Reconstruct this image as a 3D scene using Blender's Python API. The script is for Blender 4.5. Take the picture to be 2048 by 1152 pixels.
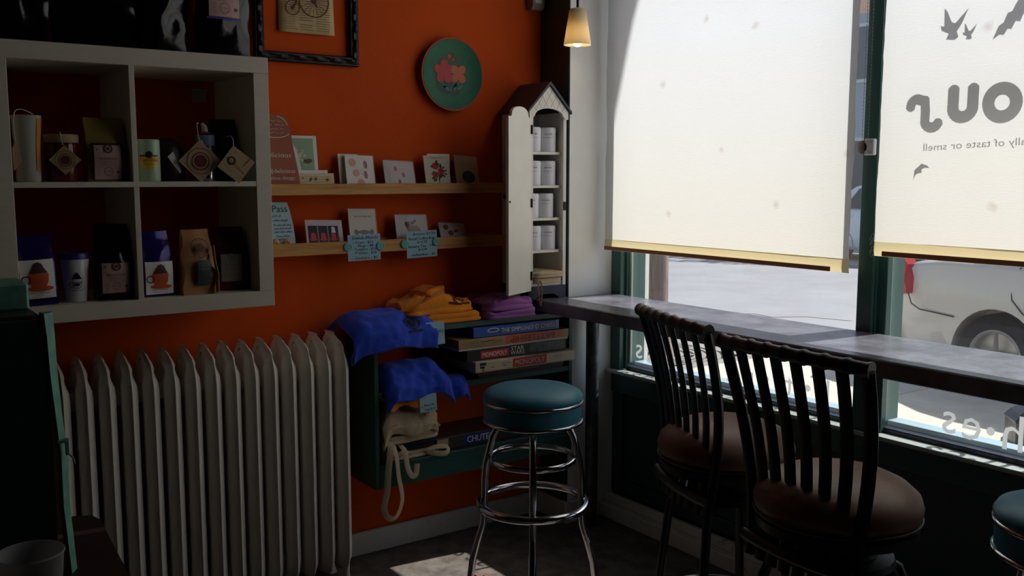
import bpy, math, random
from mathutils import Vector, Matrix, noise
random.seed(7)
R = math.radians
for o in list(bpy.data.objects): bpy.data.objects.remove(o)
S = bpy.context.scene
COL = S.collection

# ------------------------------------------------------------------ camera, sky, sun, exposure
cam = bpy.data.objects.new('camera', bpy.data.cameras.new('camera'))
COL.objects.link(cam); S.camera = cam
cam.location = (3.36, 0.0, 1.51)
cam.rotation_euler = (R(90 - 6.75), 0, R(54.7))
cam.data.sensor_width = 36; cam.data.lens = 1916 / 2048 * 36
cam.data.clip_start = 0.02; cam.data.clip_end = 300

W = bpy.data.worlds.new('sky'); S.world = W; W.use_nodes = True
wn = W.node_tree; wn.nodes.clear()
sky = wn.nodes.new('ShaderNodeTexSky'); sky.sky_type = 'NISHITA'
sky.sun_disc = False; sky.sun_elevation = R(41); sky.sun_rotation = R(3.4)
sky.air_density = 1.0; sky.dust_density = 2.0; sky.ozone_density = 1.0
bg = wn.nodes.new('ShaderNodeBackground'); bg.inputs['Strength'].default_value = 0.17
wo = wn.nodes.new('ShaderNodeOutputWorld')
wn.links.new(sky.outputs[0], bg.inputs[0]); wn.links.new(bg.outputs[0], wo.inputs[0])

SUN_DIR = Vector((-0.11, -1.0, -0.87)).normalized()
sun = bpy.data.objects.new('sun', bpy.data.lights.new('sun', 'SUN'))
COL.objects.link(sun); sun.location = (0.5, 8, 9)
sun.rotation_euler = SUN_DIR.to_track_quat('-Z', 'Y').to_euler()
sun.data.energy = 8.6; sun.data.angle = R(0.53); sun.data.color = (1.0, 0.975, 0.94)

S.view_settings.view_transform = 'Standard'
S.view_settings.look = 'None'
S.view_settings.exposure = 0.0
S.view_settings.gamma = 1.0
S.view_settings.use_curve_mapping = False

# ------------------------------------------------------------------ helpers: colour, materials
def lin(c):
    c = c / 255.0
    return c / 12.92 if c <= 0.04045 else ((c + 0.055) / 1.055) ** 2.4
def C3(t): return (lin(t[0]), lin(t[1]), lin(t[2]), 1.0)
MATS = {}
def mat(name, col, rough=0.6, metal=0.0, var=0.0, vscale=8.0, col2=None, bump=0.0, bscale=60.0, spec=0.5,
        stretch=None, coat=0.0, emit=None, estr=0.0, subsurf=0.0, thresh=(0.35, 0.65), sheen=0.0):
    if name in MATS: return MATS[name]
    m = bpy.data.materials.new(name); m.use_nodes = True
    nt = m.node_tree; b = nt.nodes['Principled BSDF']
    b.inputs['Base Color'].default_value = C3(col)
    b.inputs['Roughness'].default_value = rough
    b.inputs['Metallic'].default_value = metal
    b.inputs['Specular IOR Level'].default_value = spec
    b.inputs['Coat Weight'].default_value = coat
    b.inputs['Sheen Weight'].default_value = sheen
    if emit:
        b.inputs['Emission Color'].default_value = C3(emit); b.inputs['Emission Strength'].default_value = estr
    if var > 0 or bump > 0:
        tc = nt.nodes.new('ShaderNodeTexCoord'); mp = nt.nodes.new('ShaderNodeMapping')
        nt.links.new(tc.outputs['Object'], mp.inputs[0])
        if stretch: mp.inputs['Scale'].default_value = stretch
    if var > 0:
        n = nt.nodes.new('ShaderNodeTexNoise'); n.inputs['Scale'].default_value = vscale; n.inputs['Detail'].default_value = 6
        n.inputs['Roughness'].default_value = 0.6
        nt.links.new(mp.outputs[0], n.inputs['Vector'])
        r = nt.nodes.new('ShaderNodeValToRGB'); r.color_ramp.elements[0].position = thresh[0]; r.color_ramp.elements[1].position = thresh[1]
        a = C3(col)
        c2 = C3(col2) if col2 else tuple(x * (1 - var) for x in a[:3]) + (1,)
        r.color_ramp.elements[0].color = c2; r.color_ramp.elements[1].color = a
        nt.links.new(n.outputs['Fac'], r.inputs[0]); nt.links.new(r.outputs[0], b.inputs['Base Color'])
    if bump > 0:
        n2 = nt.nodes.new('ShaderNodeTexNoise'); n2.inputs['Scale'].default_value = bscale; n2.inputs['Detail'].default_value = 4
        nt.links.new(mp.outputs[0], n2.inputs['Vector'])
        bp = nt.nodes.new('ShaderNodeBump'); bp.inputs['Strength'].default_value = bump; bp.inputs['Distance'].default_value = 0.01
        nt.links.new(n2.outputs['Fac'], bp.inputs['Height']); nt.links.new(bp.outputs[0], b.inputs['Normal'])
    MATS[name] = m
    return m
def glass_mat(name, tint=(235, 242, 242), refl=1.0, haze=0.0):
    if name in MATS: return MATS[name]
    m = bpy.data.materials.new(name); m.use_nodes = True; nt = m.node_tree; nt.nodes.clear()
    out = nt.nodes.new('ShaderNodeOutputMaterial'); tr = nt.nodes.new('ShaderNodeBsdfTransparent')
    tr.inputs[0].default_value = C3(tint)
    gl = nt.nodes.new('ShaderNodeBsdfGlossy'); gl.inputs['Roughness'].default_value = 0.02
    lw = nt.nodes.new('ShaderNodeLayerWeight'); lw.inputs[0].default_value = .5
    pw = nt.nodes.new('ShaderNodeMath'); pw.operation = 'POWER'; pw.inputs[1].default_value = 5.0; nt.links.new(lw.outputs['Facing'], pw.inputs[0])
    fr = nt.nodes.new('ShaderNodeMath'); fr.operation = 'MULTIPLY_ADD'; fr.inputs[1].default_value = .92; fr.inputs[2].default_value = .035; nt.links.new(pw.outputs[0], fr.inputs[0])
    mx = nt.nodes.new('ShaderNodeMixShader')
    nt.links.new(fr.outputs[0], mx.inputs[0]); nt.links.new(tr.outputs[0], mx.inputs[1]); nt.links.new(gl.outputs[0], mx.inputs[2])
    last = mx
    if haze > 0:
        df = nt.nodes.new('ShaderNodeBsdfTranslucent'); df.inputs[0].default_value = (0.9, 0.9, 0.9, 1)
        m2 = nt.nodes.new('ShaderNodeMixShader'); m2.inputs[0].default_value = haze
        nt.links.new(mx.outputs[0], m2.inputs[1]); nt.links.new(df.outputs[0], m2.inputs[2]); last = m2
    nt.links.new(last.outputs[0], out.inputs[0]); MATS[name] = m
    return m
def translucent_mat(name, col, trans=0.5, tcol=None, aged=None, weave=0.0):
    if name in MATS: return MATS[name]
    m = bpy.data.materials.new(name); m.use_nodes = True; nt = m.node_tree; nt.nodes.clear()
    out = nt.nodes.new('ShaderNodeOutputMaterial')
    d = nt.nodes.new('ShaderNodeBsdfDiffuse'); t = nt.nodes.new('ShaderNodeBsdfTranslucent'); mx = nt.nodes.new('ShaderNodeMixShader')
    d.inputs[0].default_value = C3(col); t.inputs[0].default_value = C3(tcol or col); mx.inputs[0].default_value = trans
    if aged:      # old cloth: yellowed towards its lower edge, with small round water stains
        tc = nt.nodes.new('ShaderNodeTexCoord'); sp = nt.nodes.new('ShaderNodeSeparateXYZ'); nt.links.new(tc.outputs['Object'], sp.inputs[0])
        r1 = nt.nodes.new('ShaderNodeValToRGB'); r1.color_ramp.elements[0].position = 0.0; r1.color_ramp.elements[1].position = 0.85
        r1.color_ramp.elements[0].color = C3(aged[0]); r1.color_ramp.elements[1].color = C3(tcol or col); nt.links.new(sp.outputs[2], r1.inputs[0])
        nz = nt.nodes.new('ShaderNodeTexNoise'); nz.inputs['Scale'].default_value = 25; nz.inputs['Detail'].default_value = 3
        va = nt.nodes.new('ShaderNodeVectorMath'); va.operation = 'MULTIPLY_ADD'; va.inputs[1].default_value = (.03, .03, .03)
        nt.links.new(tc.outputs['Object'], nz.inputs['Vector']); nt.links.new(nz.outputs['Color'], va.inputs[0]); nt.links.new(tc.outputs['Object'], va.inputs[2])
        vo = nt.nodes.new('ShaderNodeTexVoronoi'); vo.inputs['Scale'].default_value = 2.7; vo.voronoi_dimensions = '2D'
        s2 = nt.nodes.new('ShaderNodeSeparateXYZ'); cb = nt.nodes.new('ShaderNodeCombineXYZ'); nt.links.new(va.outputs[0], s2.inputs[0])
        nt.links.new(s2.outputs[0], cb.inputs[0]); nt.links.new(s2.outputs[2], cb.inputs[1]); nt.links.new(cb.outputs[0], vo.inputs['Vector'])
        r2 = nt.nodes.new('ShaderNodeValToRGB'); r2.color_ramp.elements[0].position = 0.008; r2.color_ramp.elements[1].position = 0.05
        r2.color_ramp.elements[0].color = C3(aged[1]); r2.color_ramp.elements[1].color = (1, 1, 1, 1); nt.links.new(vo.outputs['Distance'], r2.inputs[0])
        ml = nt.nodes.new('ShaderNodeMix'); ml.data_type = 'RGBA'; ml.blend_type = 'MULTIPLY'; ml.inputs[0].default_value = 0.28
        nt.links.new(r1.outputs[0], ml.inputs[6]); nt.links.new(r2.outputs[0], ml.inputs[7]); nt.links.new(ml.outputs[2], t.inputs[0]); nt.links.new(ml.outputs[2], d.inputs[0])
    if weave > 0:
        tc2 = nt.nodes.new('ShaderNodeTexCoord'); mp = nt.nodes.new('ShaderNodeMapping'); mp.inputs['Scale'].default_value = (60, 1, 260)
        n2 = nt.nodes.new('ShaderNodeTexNoise'); n2.inputs['Scale'].default_value = 1.0
        bp = nt.nodes.new('ShaderNodeBump'); bp.inputs['Strength'].default_value = weave; bp.inputs['Distance'].default_value = 0.002
        nt.links.new(tc2.outputs['Object'], mp.inputs[0]); nt.links.new(mp.outputs[0], n2.inputs['Vector'])
        nt.links.new(n2.outputs['Fac'], bp.inputs['Height'])
        nt.links.new(bp.outputs[0], d.inputs['Normal']); nt.links.new(bp.outputs[0], t.inputs['Normal'])
    nt.links.new(d.outputs[0], mx.inputs[1]); nt.links.new(t.outputs[0], mx.inputs[2]); nt.links.new(mx.outputs[0], out.inputs[0])
    MATS[name] = m
    return m

# ------------------------------------------------------------------ helpers: mesh building
def smooth_path(pts, n=6):          # Catmull-Rom through the given points
    P_ = [Vector(p) for p in pts]; out = []
    for i in range(len(P_) - 1):
        a, b, c, d = P_[max(i-1, 0)], P_[i], P_[i+1], P_[min(i+2, len(P_)-1)]
        for k in range(n):
            t = k/n; out.append(.5*((2*b) + (c - a)*t + (2*a - 5*b + 4*c - d)*t*t + (3*b - a - 3*c + d)*t*t*t))
    return out + [P_[-1]]
class MB:
    def __init__(self): self.v = []; self.f = []
    def add(self, vs, fs):
        k = len(self.v); self.v += [tuple(p) for p in vs]; self.f += [tuple(i + k for i in f) for f in fs]; return self
    def box(self, x0, x1, y0, y1, z0, z1, b=0.0):
        if x1 < x0: x0, x1 = x1, x0
        if y1 < y0: y0, y1 = y1, y0
        if z1 < z0: z0, z1 = z1, z0
        if b <= 0:
            return self.add([(x0,y0,z0),(x1,y0,z0),(x1,y1,z0),(x0,y1,z0),(x0,y0,z1),(x1,y0,z1),(x1,y1,z1),(x0,y1,z1)],
                            [(0,3,2,1),(4,5,6,7),(0,1,5,4),(1,2,6,5),(2,3,7,6),(3,0,4,7)])
        b = min(b, (x1-x0)*.45, (y1-y0)*.45, (z1-z0)*.45)
        vs = []; idx = {}
        for i, (xa, sx) in enumerate(((x0, 1), (x1, -1))):
            for j, (ya, sy) in enumerate(((y0, 1), (y1, -1))):
                for k, (za, sz) in enumerate(((z0, 1), (z1, -1))):
                    for a in range(3):
                        p = [xa + sx*b, ya + sy*b, za + sz*b]; p[a] = (xa, ya, za)[a]
                        idx[i, j, k, a] = len(vs); vs.append(tuple(p))
        fs = []
        g = lambda i, j, k, a: idx[i, j, k, a]
        for i in (0, 1): fs.append((g(i,0,0,0), g(i,1,0,0), g(i,1,1,0), g(i,0,1,0)) if i else (g(i,0,0,0), g(i,0,1,0), g(i,1,1,0), g(i,1,0,0)))
        for j in (0, 1): fs.append((g(0,j,0,1), g(0,j,1,1), g(1,j,1,1), g(1,j,0,1)) if j else (g(0,j,0,1), g(1,j,0,1), g(1,j,1,1), g(0,j,1,1)))
        for k in (0, 1): fs.append((g(0,0,k,2), g(1,0,k,2), g(1,1,k,2), g(0,1,k,2)) if k else (g(0,0,k,2), g(0,1,k,2), g(1,1,k,2), g(1,0,k,2)))
        for i in (0, 1):
            for j in (0, 1): fs.append((g(i,j,0,0), g(i,j,1,0), g(i,j,1,1), g(i,j,0,1)))
            for k in (0, 1): fs.append((g(i,0,k,0), g(i,1,k,0), g(i,1,k,2), g(i,0,k,2)))
        for j in (0, 1):
            for k in (0, 1): fs.append((g(0,j,k,1), g(1,j,k,1), g(1,j,k,2), g(0,j,k,2)))
        for i in (0, 1):
            for j in (0, 1):
                for k in (0, 1): fs.append((g(i,j,k,0), g(i,j,k,1), g(i,j,k,2)))
        return self.add(vs, fs)
    def loft(self, rings, cap=True, closed=False):
        n = len(rings[0]); vs = [p for r in rings for p in r]; fs = []
        m = len(rings)
        for i in range(m if closed else m - 1):
            a = i * n; b = ((i + 1) % m) * n
            for j in range(n): fs.append((a + j, a + (j+1) % n, b + (j+1) % n, b + j))
        if cap and not closed: fs.append(tuple(range(n-1, -1, -1))); fs.append(tuple(range((m-1)*n, m*n)))
        return self.add(vs, fs)
    def tube(self, path, r, seg=10, closed=False, cap=True, flat=1.0, up=None):
        path = [Vector(p) for p in path]; n = len(path); rings = []
        prev = None
        for i, p in enumerate(path):
            if closed: t = path[(i+1) % n] - path[i-1]
            else: t = path[min(i+1, n-1)] - path[max(i-1, 0)]
            t.normalize()
            if prev is None:
                a = Vector(up) if up else (Vector((0,0,1)) if abs(t.z) < 0.9 else Vector((1,0,0)))
            else: a = prev
            u = (a - t * a.dot(t)).normalized(); w = t.cross(u); prev = u
            rr = r[i] if isinstance(r, (list, tuple)) else r
            rings.append([p + u*(math.cos(2*math.pi*k/seg)*rr) + w*(math.sin(2*math.pi*k/seg)*rr*flat) for k in range(seg)])
        return self.loft(rings, cap, closed)
    def lathe(self, prof, c=(0,0,0), seg=32, axis='z', cap=False):
        rings = []
        for r, h in prof:
            ring = []
            for k in range(seg):
                a = 2*math.pi*k/seg; x, y = r*math.cos(a), r*math.sin(a)
                ring.append({'z': (c[0]+x, c[1]+y, c[2]+h), 'x': (c[0]+h, c[1]+x, c[2]+y), 'y': (c[0]+x, c[1]+h, c[2]-y)}[axis])
            rings.append(ring)
        return self.loft(rings, cap)
    def prism(self, poly, axis, a, b):
        def P(u, v, h): return {'x': (h, u, v), 'y': (u, h, v), 'z': (u, v, h)}[axis]
        n = len(poly)
        vs = [P(u, v, a) for u, v in poly] + [P(u, v, b) for u, v in poly]
        fs = [tuple(range(n)), tuple(range(2*n-1, n-1, -1))] + [(i, (i+1) % n, n + (i+1) % n, n + i) for i in range(n)]
        return self.add(vs, fs)
    def grid(self, fn, nu, nv, thick=0.0):
        vs = [fn(i/nu, j/nv) for j in range(nv+1) for i in range(nu+1)]
        w = nu + 1
        fs = [(j*w+i, j*w+i+1, (j+1)*w+i+1, (j+1)*w+i) for j in range(nv) for i in range(nu)]
        return self.add(vs, fs)
    def xf(self, M):
        self.v = [tuple(M @ Vector(p)) for p in self.v]; return self
WO = {}
def obj(name, mb, m, parent=None, local=False, smooth=0, origin=None):
    me = bpy.data.meshes.new(name)
    if parent is None and not local:
        xs, ys, zs = zip(*mb.v)
        og = Vector(origin) if origin else Vector(((min(xs)+max(xs))/2, (min(ys)+max(ys))/2, min(zs)))
    elif local: og = Vector((0, 0, 0))
    else: og = WO[parent.name]
    me.from_pydata([tuple(Vector(p) - og) for p in mb.v], [], mb.f)
    import bmesh
    bm = bmesh.new(); bm.from_mesh(me); bmesh.ops.recalc_face_normals(bm, faces=bm.faces)
    if smooth:
        for f in bm.faces: f.smooth = True
        for e in bm.edges:
            if len(e.link_faces) == 2 and e.calc_face_angle(0) > R(smooth): e.smooth = False
    bm.to_mesh(me); bm.free()
    me.materials.append(m)
    o = bpy.data.objects.new(name, me); COL.objects.link(o)
    if parent is None: o.location = og; WO[o.name] = og
    else: o.parent = parent; WO[o.name] = Vector((0,0,0)) if local else og
    return o
def tag(o, label, cat, group=None):
    o['label'] = label; o['category'] = cat
    if group: o['group'] = group
    return o
def thing(name, label, cat, loc=(0,0,0), rotz=0.0, group=None):
    o = bpy.data.objects.new(name, None); COL.objects.link(o); o.empty_display_size = 0.05
    o.location = loc; o.rotation_euler = (0, 0, rotz); WO[o.name] = Vector(loc)
    return tag(o, label, cat, group)
def struct(o): o['kind'] = 'structure'; return o
def solid(o, t, off=0):
    md = o.modifiers.new('thick', 'SOLIDIFY'); md.thickness = t; md.offset = off; return o
def subd(o, n=1):
    md = o.modifiers.new('sub', 'SUBSURF'); md.levels = n; md.render_levels = n; return o
def copy_tree(o, parent=None):
    c = o.copy(); COL.objects.link(c); c.parent = parent
    for ch in o.children: copy_tree(ch, c)
    return c

# ------------------------------------------------------------------ helpers: flat print on surfaces
class Frame:                        # a flat label: a along r, b along u, both in metres
    def __init__(s, o, r, u):
        s.o, s.r, s.u = Vector(o), Vector(r).normalized(), Vector(u).normalized(); s.n = s.r.cross(s.u).normalized()
    def __call__(s, a, b, off=0.0006): return s.o + s.r*a + s.u*b + s.n*off
TXT = {}
def text2d(t, size):
    if t not in TXT:
        cu = bpy.data.curves.new('t', 'FONT'); cu.body = t; cu.size = 1.0; cu.resolution_u = 2; cu.fill_mode = 'FRONT'
        ob = bpy.data.objects.new('t', cu); COL.objects.link(ob)
        dg = bpy.context.evaluated_depsgraph_get(); me = bpy.data.meshes.new_from_object(ob.evaluated_get(dg))
        vs = [(v.co.x, v.co.y) for v in me.vertices]; fs = [tuple(p.vertices) for p in me.polygons]
        w = max((x for x, _ in vs), default=0)
        TXT[t] = (vs, fs, w)
        bpy.data.objects.remove(ob); bpy.data.curves.remove(cu); bpy.data.meshes.remove(me)
    vs, fs, w = TXT[t]
    return [(x*size, y*size) for x, y in vs], fs, w*size
class Ink:
    def __init__(s): s.v = []; s.f = []; s.l = []; s.n = 0
    def add(s, vs, fs):      # every shape lies a hair above the one before it
        k = len(s.v); s.v += list(vs); s.f += [tuple(i+k for i in f) for f in fs]; s.l += [s.n]*len(vs); s.n += 1; return s
    def rect(s, a0, b0, a1, b1, n=1):
        for i in range(n):
            x0 = a0 + (a1-a0)*i/n; x1 = a0 + (a1-a0)*(i+1)/n
            s.add([(x0,b0),(x1,b0),(x1,b1),(x0,b1)], [(0,1,2,3)])
        return s
    def poly(s, pts): return s.add(pts, [tuple(range(len(pts)))])
    def disc(s, a, b, r, rb=None, seg=20, rot=0):
        rb = rb or r; cr, sr = math.cos(rot), math.sin(rot)
        pts = []
        for k in range(seg):
            x, y = r*math.cos(2*math.pi*k/seg), rb*math.sin(2*math.pi*k/seg); pts.append((a + x*cr - y*sr, b + x*sr + y*cr))
        return s.poly(pts)
    def ring(s, a, b, r, w, seg=24, a0=0, a1=2*math.pi):
        for k in range(seg):
            t0 = a0 + (a1-a0)*k/seg; t1 = a0 + (a1-a0)*(k+1)/seg
            s.add([(a+q*math.cos(t), b+q*math.sin(t)) for q, t in ((r-w/2,t0),(r+w/2,t0),(r+w/2,t1),(r-w/2,t1))], [(0,1,2,3)])
        return s
    def line(s, pts, w):
        for (x0,y0),(x1,y1) in zip(pts, pts[1:]):
            d = math.hypot(x1-x0, y1-y0) or 1; nx, ny = -(y1-y0)/d*w/2, (x1-x0)/d*w/2
            ex, ey = (x1-x0)/d*w*.25, (y1-y0)/d*w*.25
            s.add([(x0-nx-ex,y0-ny-ey),(x1-nx+ex,y1-ny+ey),(x1+nx+ex,y1+ny+ey),(x0+nx-ex,y0+ny-ey)], [(0,1,2,3)])
        return s
    def text(s, t, a, b, size, align='c', width=None, rot=0.0, flipv=False, flipu=False):
        vs, fs, w = text2d(t, size)
        k = (width / w) if (width and w) else 1.0
        sh = {'c': -w*k/2, 'l': 0, 'r': -w*k}[align]
        out = []
        for x, y in vs:
            x = x*k + sh
            if flipu: x = -x
            if flipv: y = size*0.7 - y; x = -x
            out.append((a + x*math.cos(rot) - y*math.sin(rot), b + x*math.sin(rot) + y*math.cos(rot)))
        return s.add(out, fs)
    def scribble(s, a, b, w, h, wd=0.0012, n=None):      # a handwritten or too-small-to-read line of writing
        n = n or max(4, int(w/h*2.2)); pts = []
        for i in range(n+1):
            if random.random() < .13 and pts:
                if len(pts) > 1: s.line(pts, wd)
                pts = []
            else: pts.append((a + w*i/n, b + h*random.uniform(0, 1)))
        if len(pts) > 1: s.line(pts, wd)
        return s
    def build(s, fr, m, parent, name='print', off=0.0006):
        if not s.v: return None
        mb = MB(); v, f = s.v, s.f
        if not isinstance(fr, Frame):          # follow curved surfaces: split big shapes into rings round their centre
            v = list(s.v); f = []; lay = list(s.l)
            for fc in s.f:
                if len(fc) >= 5:               # short edges first
                    nf_ = []
                    for i0, i1 in zip(fc, fc[1:] + fc[:1]):
                        p0, p1 = v[i0], v[i1]; ns = max(1, int(math.hypot(p1[0]-p0[0], p1[1]-p0[1])/.005)); nf_.append(i0)
                        for q in range(1, ns): v.append((p0[0] + (p1[0]-p0[0])*q/ns, p0[1] + (p1[1]-p0[1])*q/ns)); lay.append(s.l[fc[0]]); nf_.append(len(v) - 1)
                    base_l = s.l[fc[0]]; fc = tuple(nf_)
                else: base_l = s.l[fc[0]]
                P_ = [v[i] for i in fc]; cx = sum(p[0] for p in P_)/len(P_); cy = sum(p[1] for p in P_)/len(P_)
                if len(fc) < 5 or max(math.hypot(p[0]-cx, p[1]-cy) for p in P_) < .006: f.append(fc); continue
                prev = list(fc); n = len(fc)
                for q in (.75, .5, .25):
                    k = len(v); v += [(cx + (p[0]-cx)*q, cy + (p[1]-cy)*q) for p in P_]; lay += [base_l]*n; cur = list(range(k, k+n))
                    f += [(prev[i], prev[(i+1) % n], cur[(i+1) % n], cur[i]) for i in range(n)]; prev = cur
                f.append(tuple(prev))
        if isinstance(fr, Frame): mb.add([fr(a, b, off + min(l, 24)*2.5e-5) for (a, b), l in zip(v, s.l)], f)
        else: mb.add([fr(a, b, off + min(l, 24)*2.5e-5) for (a, b), l in zip(v, lay)], f)
        return obj(name, mb, m, parent)

# ------------------------------------------------------------------ materials
M_wall = mat('orange_paint', (224, 86, 20), 0.7, spec=0.15, var=0.12, vscale=2.2, bump=0.12, bscale=35)
M_teal = mat('dark_green_paint', (38, 66, 62), 0.45, var=0.15, vscale=3, bump=0.06, bscale=40)
M_white = mat('white_plaster', (246, 245, 241), 0.6, var=0.05, vscale=6, bump=0.2, bscale=18)
M_ceil = mat('ceiling_paint', (46, 42, 38), 0.8)
M_dark = mat('brown_room_paint', (28, 21, 18), 0.8)
M_base = mat('painted_baseboard', (214, 210, 200), 0.5, var=0.35, vscale=16, col2=(150, 142, 130), thresh=(0.25, 0.4))
M_floor = mat('worn_dark_floor', (118, 110, 102), 0.7, spec=.2, var=0.5, vscale=14, col2=(84, 77, 71), bump=0.1, bscale=90)
M_frame = mat('green_window_frame', (46, 84, 78), 0.35)
M_frame2 = mat('aluminium_sill', (170, 178, 172), 0.4, metal=0.3)
M_lam = mat('pale_laminate', (226, 216, 198), 0.5, var=0.05, vscale=10, stretch=(1, 1, 8), bump=0.03, bscale=120)
M_pine = mat('pine_ledge', (214, 158, 84), 0.5, var=0.4, vscale=5, col2=(178, 112, 50), stretch=(6, 1.0, 10), thresh=(0.3, 0.62))
M_ctr = mat('black_worn_counter', (132, 131, 140), 0.24, spec=.7, var=0.4, vscale=7, col2=(92, 92, 100), bump=0.04, bscale=50)
M_blk = mat('black_painted_wood', (16, 15, 15), 0.42)
M_blkmetal = mat('dark_steel_post', (92, 96, 102), 0.4, metal=0.4, var=0.4, vscale=20, col2=(44, 47, 52))
M_chrome = mat('chrome', (200, 200, 204), 0.12, metal=1.0)
M_vinyl = mat('teal_vinyl', (66, 140, 168), 0.42, var=0.15, vscale=9, bump=0.03, bscale=30)
M_brownseat = mat('brown_leather', (140, 106, 86), 0.45, var=0.3, vscale=7, bump=0.06, bscale=60)
M_rad = mat('radiator_paint', (232, 225, 214), 0.42, var=0.6, vscale=26, col2=(120, 96, 78), thresh=(0.2, 0.33), bump=0.08, bscale=110)
M_bookc = mat('dark_green_shelf_paint', (40, 84, 74), 0.45, var=0.2, vscale=12)
M_cupw = mat('cream_cupboard_paint', (240, 235, 226), 0.45, var=0.05, vscale=9)
M_cupd = mat('navy_base_paint', (30, 36, 66), 0.5)
M_roof = mat('slate_roof_paint', (66, 68, 82), 0.6)
M_tin = mat('white_tin', (236, 236, 244), 0.35)
M_ink = mat('black_ink', (22, 20, 22), 0.6)
M_inkg = mat('grey_ink', (120, 116, 112), 0.6)
M_inkw = mat('white_ink', (232, 228, 220), 0.6)
M_inkr = mat('red_ink', (196, 40, 44), 0.6)
M_inkbr = mat('brown_ink', (96, 40, 30), 0.6)
M_paperw = mat('white_paper', (240, 238, 234), 0.6)
M_paperc = mat('cream_paper', (222, 206, 166), 0.7)
M_paperb = mat('light_blue_paper', (160, 200, 216), 0.7)
M_kraft = mat('kraft_paper', (190, 134, 78), 0.6, var=0.2, vscale=10, bump=0.15, bscale=40)
M_kraftcard = mat('kraft_card', (176, 150, 112), 0.7)
M_foilblk = mat('black_foil', (8, 7, 10), 0.14, bump=0.12, bscale=14)
M_foilpur = mat('purple_foil', (42, 28, 104), 0.15, metal=0.3, bump=0.25, bscale=18)
M_foilgold = mat('gold_foil', (200, 172, 92), 0.25, metal=0.4, bump=0.3, bscale=22)
M_foilred = mat('dark_red_foil', (96, 16, 22), 0.2, metal=0.3, bump=0.25, bscale=18)
M_pink = mat('pale_pink_label', (206, 168, 160), 0.6)
M_string = mat('white_string', (220, 216, 206), 0.8)
M_blueT = mat('royal_blue_cotton', (34, 72, 206), 0.85, bump=0.25, bscale=50, sheen=0.2)
M_orT = mat('orange_cotton', (240, 138, 8), 0.85, bump=0.25, bscale=50, sheen=0.2)
M_puT = mat('purple_cotton', (150, 86, 160), 0.85, bump=0.25, bscale=50, sheen=0.2)
M_tote = mat('natural_canvas', (206, 184, 152), 0.9, bump=0.2, bscale=140)
M_blkcloth = mat('black_cotton', (14, 14, 16), 0.9)
M_glass = glass_mat('window_glass', (246, 247, 247), haze=0.004)
M_fabric = translucent_mat('blind_fabric', (226, 225, 223), 0.50, tcol=(227, 229, 233), aged=((220, 216, 205), (180, 142, 102)), weave=0.25)
M_hem = translucent_mat('blind_hem', (222, 204, 158), 0.45)
M_vinylw = translucent_mat('white_window_vinyl', (225, 228, 228), 0.25)
M_vinylg = mat('grey_window_vinyl', (150, 150, 150), 0.6)

# ------------------------------------------------------------------ room shell
RX, RY0, WY, RH = 6.4, -3.2, 2.775, 3.55
WT = 3.28          # head of the shop windows
struct(obj('floor', MB().box(-0.15, RX, RY0, 3.0, -0.12, 0), M_floor))
struct(obj('ceiling', MB().box(-0.15, RX, RY0, 3.0, RH, RH + 0.12), M_ceil))
struct(obj('wall_left', MB().box(-0.15, 0, RY0, 3.0, 0, RH), M_wall))
struct(obj('wall_back', MB().box(0, RX, RY0 - 0.12, RY0, 0, RH), M_dark))
struct(obj('wall_right', MB().box(RX, RX + 0.12, RY0, 3.0, 0, RH), M_dark))
pil = struct(obj('wall_corner', MB().box(0, 0.197, 2.533, 3.0, 0, RH), M_white))
obj('painted_side', MB().box(0, 0.1985, 2.529, 2.534, 0.0, RH), M_teal, pil)
bb = struct(obj('baseboard_left', MB().box(0, 0.018, -3.2, 2.529, 0, 0.095, 0.004), M_base))
bb2 = struct(obj('baseboard_corner', MB().box(0.018, 0.216, 2.511, 2.529, 0, 0.095, 0.003), M_base))
obj('return_board', MB().box(0.1985, 0.216, 2.529, 2.70, 0, 0.095, 0.003), M_base, bb2)
bb3 = struct(obj('baseboard_window', MB().box(0.2, RX, 2.705, 2.76, 0, 0.062, 0.004), M_base))
obj('upper_step', MB().box(0.2, RX, 2.738, 2.765, 0.062, 0.10, 0.004), M_base, bb3)

# window wall: panelled base, header, and three glazed bays
BAYS = [(0.20, 1.45), (1.45, 2.80)]
ww = struct(obj('wall_window', MB().box(0.197, RX, 2.80, 2.92, 0, 0.60), M_teal))
obj('header', MB().box(0.197, RX, 2.775, 2.92, WT, RH), M_teal, ww)
obj('end_wall', MB().box(2.83, RX, 2.775, 2.92, 0.60, WT), M_teal, ww)
obj('panel_rail', MB().box(0.2, 2.83, 2.775, 2.80, 0.555, 0.645, 0.003), M_frame, ww)
obj('panel_rail', MB().box(0.2, 2.83, 2.785, 2.80, 0.10, 0.16, 0.003), M_teal, ww)
for x in (0.2, 1.42, 2.77): obj('panel_stile', MB().box(x, x + 0.06, 2.785, 2.80, 0.16, 0.555, 0.003), M_teal, ww)
def letter_stroke(pts, w):           # a rounded stroke, as flat vinyl
    k = Ink()
    k.line(pts, w)
    for p in pts: k.disc(p[0], p[1], w/2, seg=16)
    return k
def arc(cx, cy, r, a0, a1, n=12, ry=None):
    ry = ry or r
    return [(cx + r*math.cos(R(a0 + (a1-a0)*i/n)), cy + ry*math.sin(R(a0 + (a1-a0)*i/n))) for i in range(n+1)]
GY = 2.83
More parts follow.
